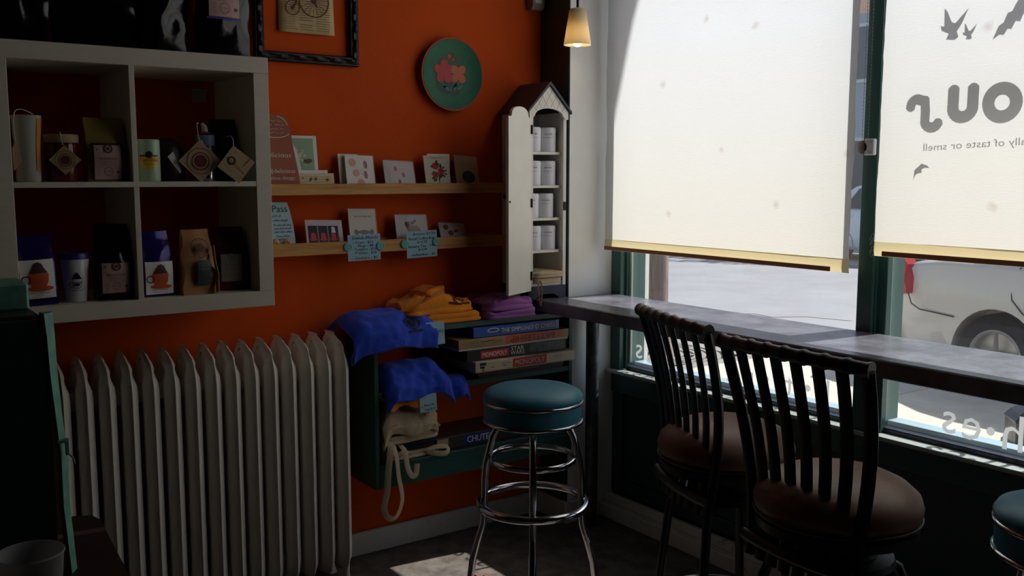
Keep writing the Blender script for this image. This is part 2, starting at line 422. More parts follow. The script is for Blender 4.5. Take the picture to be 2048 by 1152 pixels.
for i, (xa, xb) in enumerate(BAYS):
    w = bpy.data.objects.new('window_%d' % (i+1), None); COL.objects.link(w); w.location = ((xa+xb)/2, GY, 0.645); WO[w.name] = Vector(w.location); struct(w)
    obj('jamb', MB().box(xa, xa + 0.058, 2.772, 2.80, 0.645, WT, 0.002), M_frame, w)
    obj('jamb', MB().box(xa + 0.004, xa + 0.07, 2.80, 2.91, 0.66, WT, 0.002), M_frame, w)
    if i: obj('inner_stile', MB().box(xa + .054, xa + .090, 2.782, 2.812, .66, WT, .002), M_frame, w)
    obj('bead_or_glint', MB().box(xa + 0.07, xa + 0.082, 2.815, 2.826, 0.69, WT - .02, 0.001), M_frame2, w)
    obj('jamb', MB().box(xb - 0.012, xb, 2.80, 2.91, 0.66, WT, 0.002), M_frame, w)
    obj('sill', MB().box(xa, xb, 2.742, 2.80, 0.646, 0.660, 0.002), M_frame2, w)
    obj('bottom_rail', MB().box(xa + 0.07, xb - 0.012, 2.80, 2.85, 0.650, 0.676, 0.003), mat('dark_rail', (34, 42, 56), .3), w)
    obj('bead_or_glint', MB().box(xa + 0.07, xb - 0.012, 2.85, 2.91, 0.650, 0.690, 0.001), mat('rail_reflection', (150, 176, 186), .3), w)  # pale blue strip: reflection at the foot of the glass, put into colour
    obj('top_rail', MB().box(xa + 0.07, xb - 0.012, 2.80, 2.91, WT - .03, WT, 0.003), M_frame, w)
    obj('pane', MB().box(xa + 0.07, xb - 0.012, GY, GY + 0.006, 0.676, WT - .03), M_glass, w)
    fr = Frame((0, GY, 0), (1, 0, 0), (0, 0, 1))
    def vin(k, m=M_vinylw, nm='vinyl_letter'):
        return k.build(fr, m, w, nm, off=0.0012)
    if i == 0:
        for ch, x, z, s in (('s', 0.325, .715, .13), ('s', 0.392, .705, .13), ('a', .455, .70, .13), ('l', .50, .70, .13), ('r', .765, .715, .13), ('a', .853, .705, .13), ('p', .935, .70, .13),
                            ('t', 1.125, .70, .13), ('l', 1.30, .70, .13)):
            vin(Ink().text(ch, x, z, s, flipu=True))
        for x, z in ((1.022, .745), (1.21, .745)): vin(Ink().disc(x, z, .0125), nm='vinyl_dot')
    if i == 1:
        for ch, x, z, s in (('s', 1.752, .70, .15), ('e', 1.825, .695, .15), ('h', 1.955, .69, .16), ('t', 2.03, .69, .16)):
            vin(Ink().text(ch, x, z, s, flipu=True))
        vin(Ink().disc(1.882, .735, .013), nm='vinyl_dot')
        W_ = 0.034
        vin(letter_stroke(arc(1.672, 1.815, .022, 180, 60, 8) + [(1.697, 1.832)] + [(1.70, 1.80)] + arc(1.722, 1.775, .023, 195, 330, 8), .030), M_vinylg)
        vin(letter_stroke([(1.786, 1.855)] + [(1.786, 1.815)] + arc(1.8155, 1.806, .0295, 180, 360, 12) + [(1.845, 1.815), (1.845, 1.855)], W_), M_vinylg)
        vin(Ink().ring(1.931, 1.811, .040, .036, 32), M_vinylg)
        vin(letter_stroke([(2.035, 1.772), (2.035, 1.848)], W_), M_vinylg); vin(Ink().disc(2.035, 1.888, .02), M_vinylg, 'vinyl_dot')
        vin(letter_stroke(arc(2.125, 1.811, .040, 40, 320, 16), W_), M_vinylg)
        vin(letter_stroke([(2.215, 1.772), (2.215, 1.848)], W_), M_vinylg)
        vin(letter_stroke([(2.275, 1.772), (2.275, 1.895)], W_), M_vinylg)
        vin(Ink().ring(2.37, 1.811, .040, .034, 28), M_vinylg); vin(letter_stroke([(2.44, 1.772), (2.44, 1.895)], W_), M_vinylg)
        vin(Ink().text('especially of taste or smell', 1.90, 1.688, .031, width=.40, flipu=True, rot=R(1.5)), M_vinylg, 'vinyl_slogan')
        def bird(cx, cz, s, pts): vin(Ink().poly([(cx + a*s, cz + b*s) for a, b in pts]), M_vinylg, 'vinyl_bird')
        SW = [(-.55,.1),(-.40,.05),(-.42,.75),(-.30,.62),(-.1,.18),(.05,.12),(.55,.62),(.3,.05),(.12,-.2),(.2,-.42),(.05,-.52),(-.3,-.46),(-.2,-.25),(-.5,-.1)]
        bird(1.776, 2.04, .075, SW); bird(1.824, 2.016, .038, SW)
        bird(1.945, 2.035, .105, [(-.5,-.45),(-.35,-.1),(-.22,-.02),(-.12,.22),(.0,.25),(.08,.42),(.3,.75),(.6,.95),(.56,.5),(.45,.42),(.42,.2),(.3,.15),(.22,-.05),(.1,-.02),(0,-.22),(-.1,-.2),(-.2,-.35),(-.32,-.33)])
        bird(1.690, 1.62, .055, [(-.35,-.5),(-.3,.1),(-.05,.3),(.1,.45),(.45,.35),(.6,.2),(.3,.22),(.12,.12),(.15,-.05),(-.1,-.1),(-.25,-.2)])
# deep mullion caps between bays
for x in (1.45, 2.80):
    struct(obj('trim_%d' % (1 + int(x)), MB().box(x - 0.004, x + 0.054, 2.756, 2.773, 0.60, WT, 0.003), M_frame))

# ------------------------------------------------------------------ outside: pavement, road, kerb, buildings
M_conc = mat('pavement_concrete', (206, 198, 182), 0.85, var=0.14, vscale=5, bump=0.15, bscale=60)
M_asph = mat('pale_asphalt', (150, 150, 154), 0.9, var=0.15, vscale=1.2, bump=0.15, bscale=50)
M_kerb = mat('kerb_stone', (180, 176, 166), 0.85, var=0.15, vscale=4)
M_gap = mat('joint_dirt', (96, 90, 82), 0.9)
sw_ = struct(obj('sidewalk', MB().box(-14, 14, 2.92, 6.30, -0.20, -0.03), M_gap))
for ix in range(-9, 10):
    for (ya, yb) in ((2.93, 4.55), (4.56, 6.29)):
        if ix * 1.5 + 0.02 - 14 > 20: continue
        xa_, xb_ = ix*1.5 - .39, ix*1.5 + 1.5 - .40
        if ya > 4 and xa_ < -3.0 < xb_:      # opening for the tree grate
            obj('slab', MB().box(xa_, -3.15, ya, yb, -0.03, 0.0, .004), M_conc, sw_); continue
        if ya > 4 and xa_ < -2.0 < xb_:
            obj('slab', MB().box(-1.85, xb_, ya, yb, -0.03, 0.0, .004), M_conc, sw_)
            continue
        obj('slab', MB().box(xa_, xb_, ya, yb, -0.03, 0.0, .004), M_conc, sw_)
kb = struct(obj('kerb', MB().box(-14, 14, 6.30, 6.45, -0.2, 0.005, .01), M_kerb))
rd = struct(obj('road', MB().box(-40, 30, 6.45, 22, -0.34, -0.14), M_asph))
crack = Ink().line([(-5.0, 8.1), (-4.6, 8.35), (-4.35, 8.7), (-4.2, 8.9), (-3.9, 8.85), (-3.7, 9.2), (-3.2, 9.35)], .035).line([(-5.0, 8.1), (-4.6, 7.7), (-3.2, 7.5), (-1.5, 7.55)], .02)
crack.build(Frame((0, 0, -0.14), (1, 0, 0), (0, 1, 0)), M_gap, rd, 'crack', off=.002)
struct(obj('far_sidewalk', MB().box(-40, 30, 22, 25, -0.2, 0.0), M_conc))
M_bld = mat('far_building_wall', (190, 196, 206), 0.9, var=0.08, vscale=1)
M_bld2 = mat('far_brick', (160, 120, 100), 0.9, var=0.2, vscale=3)
M_win = mat('far_window_glass', (70, 84, 100), 0.1)
for bi, (xa, xb, h, m, lab) in enumerate(((-34, -16, 7.5, M_bld2, 'low brick building far across the street'), (-16, -1, 6.2, M_bld, 'pale grey shop building straight across the street'), (-1, 14, 8, M_bld2, 'tall brick building across the street on the right'))):
    b = thing('far_building', lab, 'building', ((xa+xb)/2, 27, 0), group='buildings across the street')
    obj('facade', MB().box(xa, xb, 25, 29, 0, h), m, b)
    n = int((xb-xa)/3)
    for k in range(n):
        for z0 in (0.9, 4.2):
            x0 = xa + (k+.25)*(xb-xa)/n
            wdw = obj('window_frame', MB().box(x0, x0+1.6, 24.94, 25.0, z0, z0+1.7), M_paperw, b)
            obj('pane', MB().box(x0+.1, x0+1.5, 24.92, 24.94, z0+.1, z0+1.6), M_win, wdw)

# street tree plus an unseen limb added to shade the left blind
M_bark = mat('grey_bark', (132, 116, 106), 0.9, var=0.4, vscale=10, stretch=(4, 4, .6), bump=0.6, bscale=14)
M_leaf = translucent_mat('leaf', (90, 140, 60), 0.4)
TX, TY = -2.50, 5.62
tree = thing('street_tree', 'grey barked street tree rising from the round slotted grate outside', 'tree', (TX, TY, -.02))
obj('trunk', MB().tube([(TX, TY, -.03), (TX, TY, .08), (TX+.01, TY, .35), (TX+.02, TY, 1.0), (TX, TY, 1.8), (TX+.1, TY, 2.6), (TX+.0, TY, 4.2), (TX-.2, TY, 6.2)], [.2, .15, .115, .10, .10, .11, .10, .06], 14), M_bark, tree, smooth=60)
obj('added_bough', MB().tube([(TX+.1, TY, 2.55), (-1.6, TY, 3.0), (-.6, TY, 3.28), (.08, TY, 3.42), (.30, TY, 3.72), (.34, TY, 4.1), (.51, TY, 4.72), (.75, TY, 5.3), (.83, TY, 6.2)], [.10, .14, .17, .2, .2, .2, .2, .18, .1], 14), M_bark, tree, smooth=60)
def leaves(cx, cy, cz, r, n, size=.13):
    mb = MB()
    for _ in range(n):
        d = Vector((random.gauss(0,1), random.gauss(0,1), random.gauss(0,1))).normalized() * r * random.uniform(.45, 1)
        p = Vector((cx, cy, cz)) + Vector((d.x, d.y, d.z*.75))
        u = Vector((random.gauss(0,1), random.gauss(0,1), random.gauss(0,1))).normalized(); v = u.orthogonal().normalized()
        s = size*random.uniform(.6, 1.2)
        mb.add([p - u*s, p + v*s*.45, p + u*s, p - v*s*.45], [(0, 1, 2, 3)])
    return mb
lv = obj('crown', leaves(-2.2, 6.4, 7.4, 1.9, 1500), M_leaf, tree); lv['kind'] = 'stuff'
ft = thing('far_tree', 'leafy green tree beyond the road, seen between the two blinds', 'tree', (-9.0, 22.4, 0))
obj('trunk', MB().tube([(-9.0, 22.4, 0), (-9.0, 22.4, 2), (-8.9, 22.3, 5)], [.2, .16, .1], 10), M_bark, ft, smooth=60)
lf = obj('crown', leaves(-9.2, 22.2, 5.6, 2.2, 1600, .2), M_leaf, ft); lf['kind'] = 'stuff'

# tree grate: cast iron frame and concentric slotted rings
M_iron = mat('worn_cast_iron', (150, 146, 140), 0.6, var=0.2, vscale=10)
M_soil = mat('dark_soil', (40, 36, 32), 0.95)
gr = thing('tree_grate', 'square cast iron tree grate with curved slots in the pavement', 'grate', (TX, TY, -.03))
g = MB()
for (xa, xb, ya, yb) in ((-3.15, -1.85, 4.56, 4.70), (-3.15, -1.85, 6.15, 6.29), (-3.15, -3.01, 4.70, 6.15), (-1.99, -1.85, 4.70, 6.15)): g.box(xa, xb, ya, yb, -.03, .002, .003)
obj('grate_frame', g, M_iron, gr)
obj('soil', MB().box(-3.05, -1.95, 4.66, 6.2, -.029, -.02), M_soil, gr)
for k in range(11):
    r = .24 + k*.062
    mb = MB(); n = 40
    for j in range(n):
        a0, a1 = 2*math.pi*j/n, 2*math.pi*(j+.98)/n
        pts = [(TX + q*math.cos(t), TY + q*math.sin(t)) for q, t in ((r-.017, a0), (r+.017, a0), (r+.017, a1), (r-.017, a1))]
        if all(-3.02 < x < -1.98 and 4.69 < y < 6.16 for x, y in pts): mb.prism(pts, 'z', -.02, .001)
    if mb.v: obj('ring_bar', mb, M_iron, gr)
mb = MB()
for j in range(8):
    a = 2*math.pi*j/8; c, s_ = math.cos(a), math.sin(a)
    mb.prism([(TX + .24*c - .02*s_, TY + .24*s_ + .02*c), (TX + .5*c - .02*s_, TY + .5*s_ + .02*c), (TX + .5*c + .02*s_, TY + .5*s_ - .02*c), (TX + .24*c + .02*s_, TY + .24*s_ - .02*c)], 'z', -.02, .0)
obj('spoke', mb, M_iron, gr)

# black cast iron bollard on the pavement
M_castblk = mat('black_cast_iron', (20, 22, 28), 0.3)
bo = thing('bollard', 'black cast iron octagonal bollard foot on the pavement by the kerb', 'bollard', (.86, 5.45, 0))
def octa(r, z): return [(.86 + r*math.cos(R(22.5+45*k)), 5.45 + r*math.sin(R(22.5+45*k)), z) for k in range(8)]
obj('foot', MB().loft([octa(.255, 0), octa(.255, .02), octa(.24, .035), octa(.24, .15), octa(.25, .165)]), M_castblk, bo)
obj('flared_base', MB().loft([octa(.245, .165), octa(.215, .20), octa(.15, .24), octa(.12, .30), octa(.10, .42), octa(.09, .80)]), M_castblk, bo)
obj('cap', MB().loft([octa(.09, .80), octa(.105, .82), octa(.105, .85), octa(.06, .90)]), M_castblk, bo)

# sedan parked at the kerb, tail towards the left
def sedan(label, loc, col, rough=.25, group='cars parked on the street'):
    m_body = mat('car_paint_%d' % len(WO), col, rough, coat=.6)
    m_glass = mat('car_glass', (36, 44, 54), .06)
    m_tyre = mat('tyre', (14, 15, 20), .9, spec=.15)
    m_alloy = mat('alloy_wheel', (196, 192, 184), .4, metal=.5)
    m_red = mat('tail_light_red', (190, 22, 40), .2)
    m_seam = mat('car_seam', (60, 58, 56), .6)
    m_trim = mat('black_plastic', (8, 8, 10), .9, spec=.1)
    t = thing('sedan_car', label, 'car', loc, group=group)
    t.scale = (1, 1, 1.06)
    # stations: x, belt height, belt half width, lower half width, bottom z
    st = [(0.00, .62, .60, .60, .34), (.04, .80, .70, .72, .28), (.14, .90, .76, .80, .24), (.45, .945, .78, .845, .22), (.9, .945, .79, .86, .20), (1.6, .915, .80, .865, .19), (2.5, .90, .80, .865, .19),
          (3.2, .88, .79, .86, .19), (3.6, .80, .76, .85, .20), (4.1, .70, .70, .82, .22), (4.4, .60, .62, .74, .26), (4.5, .48, .5, .6, .34)]
    rings = []
    for x, zb, hb, hl, z0 in st:
        half = [(0, z0), (hl*.9, z0), (hl*.985, z0 + .08), (hl, z0 + (zb-z0)*.42), (hl*.995, z0 + (zb-z0)*.66), (hb + (hl-hb)*.55, zb - .035), (hb, zb), (hb*.55, zb + .02)]
        ring = [(x, -y, z) for y, z in half] + [(x, 0, zb + .025)] + [(x, y, z) for y, z in reversed(half[1:])]
        rings.append(ring)
    body = obj('body', MB().loft(rings), m_body, t, local=True, smooth=50)
    # wheel arches cut out of the sides
    WX = (.91, 3.62); WR = .305
    cm = MB()
    for wx in WX:
        for s in (-1, 1): cm.lathe([(.335, s*.62), (.335, s*1.0)], (wx, 0, .31), 36, 'y', cap=True)
    cut = obj('cut', cm, m_trim, t, local=True)
    md = body.modifiers.new('arch', 'BOOLEAN'); md.operation = 'DIFFERENCE'; md.object = cut; md.solver = 'EXACT'
    bpy.context.view_layer.update()
    dg = bpy.context.evaluated_depsgraph_get()
    nm = bpy.data.meshes.new_from_object(body.evaluated_get(dg)); body.modifiers.clear(); old = body.data; body.data = nm
    bpy.data.objects.remove(cut); bpy.data.meshes.remove(old)
    # greenhouse
    gh = [(.62, .95, .95, .74), (1.25, 1.36, .95, .56), (1.45, 1.405, .945, .58), (2.1, 1.43, .92, .585), (2.55, 1.40, .90, .57), (3.35, .93, .88, .70)]
    rings = [[(x, -.775, zl - .02), (x, -(.775 + (hw-.775)*((zt-zl)/.5)), zt - .02), (x, -hw*.8, zt + .005), (x, 0, zt + .02), (x, hw*.8, zt + .005), (x, .775 + (hw-.775)*((zt-zl)/.5), zt - .02), (x, .775, zl - .02)] for x, zt, zl, hw in gh]
    obj('roof', MB().loft(rings), m_body, t, local=True, smooth=40)
    for s in (-1, 1):
        def sd(x, z, off=.008):
            k = max(0, min(1, (z - .93)/.47)); return (x, s*(.775 + off - k*.195), z)
        for nm_, pts in (('rear_window', [(1.12, .945), (1.34, 1.30), (1.5, 1.35), (1.93, 1.37), (1.95, .935)]), ('front_window', [(2.02, .96), (2.0, 1.37), (2.45, 1.34), (2.98, .95)])):
            mb = MB(); mb.add([sd(x, z, .03) for x, z in pts] + [sd(x, z, -.02) for x, z in pts], [tuple(range(len(pts)))] + [(i, (i+1) % len(pts), len(pts) + (i+1) % len(pts), len(pts)+i) for i in range(len(pts))])
            obj(nm_, mb, m_glass, t, local=True)
        # tail light wraps round the rear corner
        tl = [(-.006, .40, .70, .84), (.02, .62, .69, .87), (.06, .745, .685, .90), (.12, .815, .68, .935), (.17, .838, .68, .90), (.20, .845, .69, .80)]
        obj('tail_light', MB().loft([[(x - .004, s*(y + .010), za), (x - .008, s*(y + .016 - (zb-za)*.04), (za+zb)/2), (x - .002, s*(y + .006 - (zb-za)*.16), zb), (x + .05, s*(y - .09), zb), (x + .05, s*(y - .09), za)] for x, y, za, zb in tl]), m_red, t, local=True, smooth=30)
        # door seams and handle
        def side(x, z, off=.004):
            k = (z - .2)/.74; hl = .862 - max(0, (k-.66))*.19
            return (x, s*(hl + off), z)
        for pts in ([(1.06, .96), (1.02, .90), (1.0, .80), (1.02, .72), (1.10, .64), (1.24, .56), (1.36, .42), (1.40, .24)], [(1.98, .94), (1.98, .26)], [(2.98, .93), (3.0, .30)], [(.215, .70), (.25, .62), (.32, .585), (.60, .56)]):
            obj('seam', MB().tube([side(x, z, .001 if x > .6 else -.0) for x, z in pts], .005, 6), m_seam, t, local=True)
        for hx in (1.16, 2.12): obj('door_handle', MB().tube([side(hx, .80, .004), side(hx + .03, .80, .03), side(hx + .17, .80, .03), side(hx + .20, .80, .004)], .014, 8), m_body, t, local=True, smooth=60)
        obj('head_light', MB().tube([(4.18, s*.74, .60), (4.38, s*.62, .57)], [.07, .06], 8, flat=.5), m_alloy, t, local=True, smooth=60)
        for wx in WX:
            obj('arch_liner', MB().lathe([(.36, s*.60), (.36, s*.61), (0.0, s*.61)], (wx, 0, .31), 30, 'y'), m_trim, t, local=True)
            wl = obj('wheel', MB().lathe([(.19, s*.83), (.20, s*.845), (.26, s*.85), (.295, s*.835), (.305, s*.80), (.305, s*.68), (.28, s*.65), (.19, s*.66), (.19, s*.83)], (wx, 0, .305), 36, 'y'), m_tyre, t, local=True, smooth=50)
            rim = MB().lathe([(.205, s*.835), (.19, s*.848), (.175, s*.835), (.17, s*.75), (.0, s*.75)], (wx, 0, .305), 32, 'y')
            for k in range(5):
                a = 2*math.pi*k/5 + .3
                rim.tube([(wx + .03*math.cos(a), s*.82, .305 + .03*math.sin(a)), (wx + .18*math.cos(a), s*.838, .305 + .18*math.sin(a))], [.036, .026], 6, flat=.4, up=(0, 1, 0))
            rim.lathe([(.0, s*.84), (.045, s*.838), (.05, s*.80)], (wx, 0, .305), 16, 'y')
            obj('alloy_rim', rim, m_alloy, wl, local=True, smooth=40)
    obj('rear_bumper', MB().loft([[(-.05 + (.0 if abs(y) < .6 else (abs(y)-.6)*.25), y, z) for z in (.30, .62)] + [(.12, y, z) for z in (.60, .30)] for y in (-.80, -.6, -.2, .2, .6, .80)]), m_body, t, local=True, smooth=50)
    obj('front_bumper', MB().box(4.40, 4.55, -.6, .6, .30, .48, .04), m_body, t, local=True)
    return t
sedan('silver beige sedan parked at the kerb, red tail light showing', (-1.12, 7.66, -.14), (226, 219, 207))
sedan('white car parked on the far side of the road, glimpsed between blinds', (-9.3, 16.9, -.14), (228, 230, 236))

# ------------------------------------------------------------------ blinds
def blind(label, x0, x1, z0, z1, y, bar0, bar1):
    t = thing('roller_blind', label, 'blind', ((x0+x1)/2, y, z0), group='roller blinds in the shop window')
    def ed(x, z, amp):  # frayed, slightly wavy side edge
        return amp*(noise.noise(Vector((x*3, z*6.0, 1.3))) + .5*noise.noise(Vector((x*2, z*22, 4.1))))
    def fn(u, v):
        z = z0 + .045 + (z1 - z0 - .045)*v
        xa = x0 + ed(x0, z, .006); xb = x1 + ed(x1, z, .008)
        x = xa + (xb - xa)*u
        return (x, y + .004*noise.noise(Vector((x*2.2, z*.9, 2))) + .0015*noise.noise(Vector((x*9, z*3, 7))), z)
    obj('fabric', MB().grid(fn, 44, 80), M_fabric, t, smooth=80)
    def fh(u, v):      # doubled-over hem pocket
        x = x0 + (x1 - x0)*u
        return (x + ed(x0 if u < .5 else x1, z0 + .02, .006), y - .002 - .003*math.sin(math.pi*v), z0 + .046*v)
    obj('hem', MB().grid(fh, 30, 6), M_hem, t, smooth=80)
    obj('hem_bar', MB().box(bar0, bar1, y - .010, y - .006, z0 + .001, z0 + .017, .0015), mat('hem_bar_shade', (160, 104, 70), .7), t)  # bar set before the hem; its brown stands for the unlit cloth
    obj('roller', MB().tube([(x0, y + .01, z1 + .02), (x1, y + .01, z1 + .02)], .022, 14), M_hem, t, smooth=60)
    for x in (x0 - .006, x1 + .002): obj('bracket', MB().box(x, x + .004, y - .02, y + .045, z1 - .02, z1 + .05), M_frame2, t)
    return t
blind('wide cream roller blind beside the white corner pillar', .222, 1.444, 1.188, WT - .04, 2.715, .225, 1.375)
b2 = blind('frayed cream roller blind showing the back-to-front window lettering', 1.537, 2.74, 1.252, WT - .04, 2.715, 1.565, 2.70)
# loose frayed threads at the blind's corner
mb = MB()
for k in range(6):
    z = 1.262 + k*.012 + random.uniform(-.006, .006); l = random.uniform(.008, .02)
    mb.tube([(1.538, 2.712, z), (1.538 - l*.6, 2.708, z - l*.3), (1.538 - l, 2.706, z - l*1.4)], .0005, 5)
obj('frayed_thread', mb, M_string, b2)
# bead chain with its tension bracket on the mullion
ch = thing('blind_chain', 'beaded blind cord loop with white tension bracket on mullion', 'blind cord', (1.47, 2.74, 1.59))
mb = MB()
for x in (1.452, 1.474):
    for k in range(140): 
        z = 1.605 + k*.0115
        mb.lathe([(.0, -.0022), (.0017, -.0012), (.0017, .0012), (.0, .0022)], (x, 2.742, z), 6)
    mb.tube([(x, 2.742, 1.605), (x, 2.742, 3.22)], .0005, 5)
obj('bead_chain', mb, mat('bead_grey', (150, 146, 140), .5), ch)
obj('tension_bracket', MB().box(1.462, 1.500, 2.738, 2.754, 1.572, 1.625, .003), M_tin, ch)
obj('pulley_wheel', MB().lathe([(.0, -.007), (.018, -.007), (.022, -.004), (.017, 0), (.022, .004), (.018, .007), (0, .007)], (1.455, 2.745, 1.598), 20, 'y'), mat('pulley_brown', (120, 100, 84), .4), ch, smooth=40)
for z in (1.582, 1.615): obj('screw', MB().lathe([(0, -.001), (.003, -.001), (.003, .001)], (1.488, 2.737, z), 10, 'y'), M_chrome, ch)

# ------------------------------------------------------------------ window counter
CT, CF = 0.995, 2.365
ct = thing('window_counter', 'long black bar counter running along the shop window', 'counter', (2.8, 2.56, 0))
obj('counter_top', MB().box(.202, 3.6, CF, 2.758, CT - .052, CT, .004), M_ctr, ct)
obj('counter_end', MB().box(.002, .202, CF, 2.527, CT - .052, CT, .004), M_ctr, ct)
for x, y in ((.262, 2.615), (3.2, 2.6)):
    lg = obj('counter_leg', MB().lathe([(.028, .012), (.028, CT - .053)], (x, y, 0), 20, cap=True), M_blkmetal, ct, smooth=50)
    obj('foot_plate', MB().lathe([(.05, 0), (.05, .01), (.03, .014)], (x, y, 0), 20, cap=True), M_blkmetal, lg)

# ------------------------------------------------------------------ cast iron radiator
rad = thing('radiator', 'old cream cast iron radiator under the cube shelf', 'radiator', (.16, 1.0, 0))
NS, Y0, DY = 15, .532, .0667
def rad_ring(z, xf, xb, k, kw=1.0):
    h = .0245*k*kw
    xm = (xf + xb)/2
    half = [(xf, 0.0005), (xf - .015, h*.52), (xf - .031, h), (xf - .06, h*.97), (xm + .02, h*.55), (xm - .02, h*.55), (xb + .06, h*.96), (xb + .024, h), (xb + .006, h*.35), (xb, 0.0005)]
    return [(x, y, z) for x, y in half] + [(x, -y, z) for x, y in reversed(half)]
sec = MB().loft([rad_ring(.055, .225, .09, .55), rad_ring(.075, .245, .07, .85), rad_ring(.105, .256, .06, 1), rad_ring(.14, .26, .055, 1), rad_ring(.45, .26, .055, 1), rad_ring(.815, .26, .055, 1),
                 rad_ring(.845, .256, .058, .92), rad_ring(.868, .247, .06, .62), rad_ring(.878, .243, .062, .55), rad_ring(.893, .238, .065, .62), rad_ring(.908, .224, .07, .5), rad_ring(.918, .198, .08, .42), rad_ring(.922, .19, .085, .45), rad_ring(.932, .165, .09, .30), rad_ring(.938, .14, .10, .2)])
first = None
for k in range(NS):
    if first is None:
        mb = MB(); mb.v = [(x, y + Y0, z) for x, y, z in sec.v]; mb.f = list(sec.f)
        first = obj('section', mb, M_rad, rad, smooth=55)
    else:
        c = first.copy(); COL.objects.link(c); c.location.y = DY*k
for z in (.80, .13): obj('connecting_hub', MB().tube([(.16, Y0 - .02, z), (.16, Y0 + DY*14 + .02, z)], .03, 14), M_rad, rad, smooth=50)
for k in (0, 14):
    for x in (.225, .09): obj('foot', MB().loft([[(x + .014*math.cos(a)*q, Y0 + k*DY + .014*math.sin(a)*q, z) for a in [j*math.pi/4 for j in range(8)]] for q, z in ((1.7, 0), (1.3, .015), (1, .05), (1.1, .08))]), M_rad, rad, smooth=50)
av = obj('air_vent', MB().tube([(.18, Y0 + DY*14 + .012, .625), (.18, Y0 + DY*14 + .034, .625)], .011, 12), M_chrome, rad, smooth=50)
obj('vent_cap', MB().tube([(.18, Y0 + DY*14 + .034, .625), (.18, Y0 + DY*14 + .046, .625)], .008, 12), M_chrome, av, smooth=50)
obj('supply_pipe', MB().tube([(.16, Y0 - .02, .13), (.16, Y0 - .07, .13), (.16, Y0 - .08, .12), (.16, Y0 - .08, .0)], .016, 12), M_rad, rad, smooth=50)

# ------------------------------------------------------------------ cube shelf on the wall
SY0, SY1, SZ0, SZ1, SXF, SXB = .365, 1.157, 1.087, 1.877, .39, .012
cs = thing('cube_shelf', 'pale four-cube shelf unit hung high on the orange wall', 'shelf unit', (SXB, .76, SZ0))
obj('top_panel', MB().box(SXB, SXF, SY0, SY1, SZ1 - .05, SZ1, .0012), M_lam, cs)
obj('bottom_panel', MB().box(SXB, SXF, SY0, SY1, SZ0, SZ0 + .05, .0012), M_lam, cs)
for y in (SY0, SY1 - .05): obj('side_panel', MB().box(SXB, SXF, y + .0004, y + .0496, SZ0 + .0505, SZ1 - .0505, .0012), M_lam, cs)
obj('shelf_board', MB().box(SXB, SXF - .001, SY0 + .05, SY1 - .05, 1.473, 1.489, .0008), M_lam, cs)
for z0, z1 in ((SZ0 + .05, 1.473), (1.489, SZ1 - .05)): obj('divider', MB().box(SXB, SXF - .002, .733, .749, z0, z1, .0008), M_lam, cs)
for y in (.40, 1.03): obj('wall_bracket', MB().box(SXB, SXB + .004, y, y + .05, 1.755, 1.80, .001).box(SXB, SXB + .03, y, y + .05, 1.796, 1.80, .001), M_frame2, cs)

# bags: a gusseted pouch whose front face can carry labels
class Bag:
    def __init__(s, cx, cy, z, w, d, h, rot=0.0, seed=0, crump=.004, topw=.96, lean=.0, bulge=.012, roll=0.0):
        s.c = (cx, cy, z); s.w, s.d, s.h, s.rot, s.seed, s.cr, s.tw, s.lean, s.bu, s.roll = w, d, h, rot, seed, crump, topw, lean, bulge, roll
    def dep(s, v): return s.d/2*(1 - .93*max(0, (v - .45)/.55)**1.2)
    def wid(s, v): return s.w/2*(1 + (s.tw - 1)*v + .04*math.sin(math.pi*v))
    def pt(s, a, dx, z):
        q = Vector((dx, a, z))
        M = Matrix.Rotation(s.rot, 3, 'Z') @ Matrix.Rotation(s.roll, 3, 'X')
        q = M @ q
        return Vector(s.c) + q
    def ring(s, v, n=9):
        hw, hd = s.wid(v), s.dep(v); z = s.h*v
        pts = []
        for i in range(n): t = -1 + 2*i/(n-1); pts.append((t*hw, hd + s.bu*(1 - t*t)*math.sin(math.pi*min(v, .9))))
        g = .3*hw*.4*min(1, v*1.3)
        pts.append((hw - g*.6, 0))
        for i in range(n): t = 1 - 2*i/(n-1); pts.append((t*hw, -hd - s.bu*.3*(1 - t*t)*math.sin(math.pi*v)))
        pts.append((-hw + g*.6, 0))
        out = []
        for a, dx in pts:
            p = Vector((a*9 + s.seed, dx*9, z*9)); k = s.cr*(min(1, v*4))
            out.append(s.pt(a + k*noise.noise(p*1.7), dx + s.lean*v*v + k*1.6*noise.noise(p*2.2 + Vector((5, 1, 2))), z + k*.6*noise.noise(p + Vector((2, 8, 3)))))
        return out
    def build(s, t, m, name='pouch', nv=14):
        return obj(name, MB().loft([s.ring(j/nv) for j in range(nv + 1)]), m, t, smooth=50)
    def front(s, a, b, off=.001):           # a across from centre, b up from base
        v = b/s.h; hw, hd = s.wid(v), s.dep(v); t = max(-1, min(1, a/hw))
        dx = hd + s.bu*(1 - t*t)*math.sin(math.pi*min(v, .9)) + s.lean*v*v
        return s.pt(a, dx + .003 + off + s.cr*.8, b)
    def label(s, t, a0, b0, a1, b1, m, name='label', off=0.0):
        mb = MB(); mb.grid(lambda u, v: s.front(a0 + (a1-a0)*u, b0 + (b1-b0)*v, off), 6, 6)
        return obj(name, mb, m, t, smooth=60)
    def ink(s, k, m, parent, off=.0008, name='print'):
        return k.build(lambda a, b, o: s.front(a, b, o), m, parent, name, off=off)
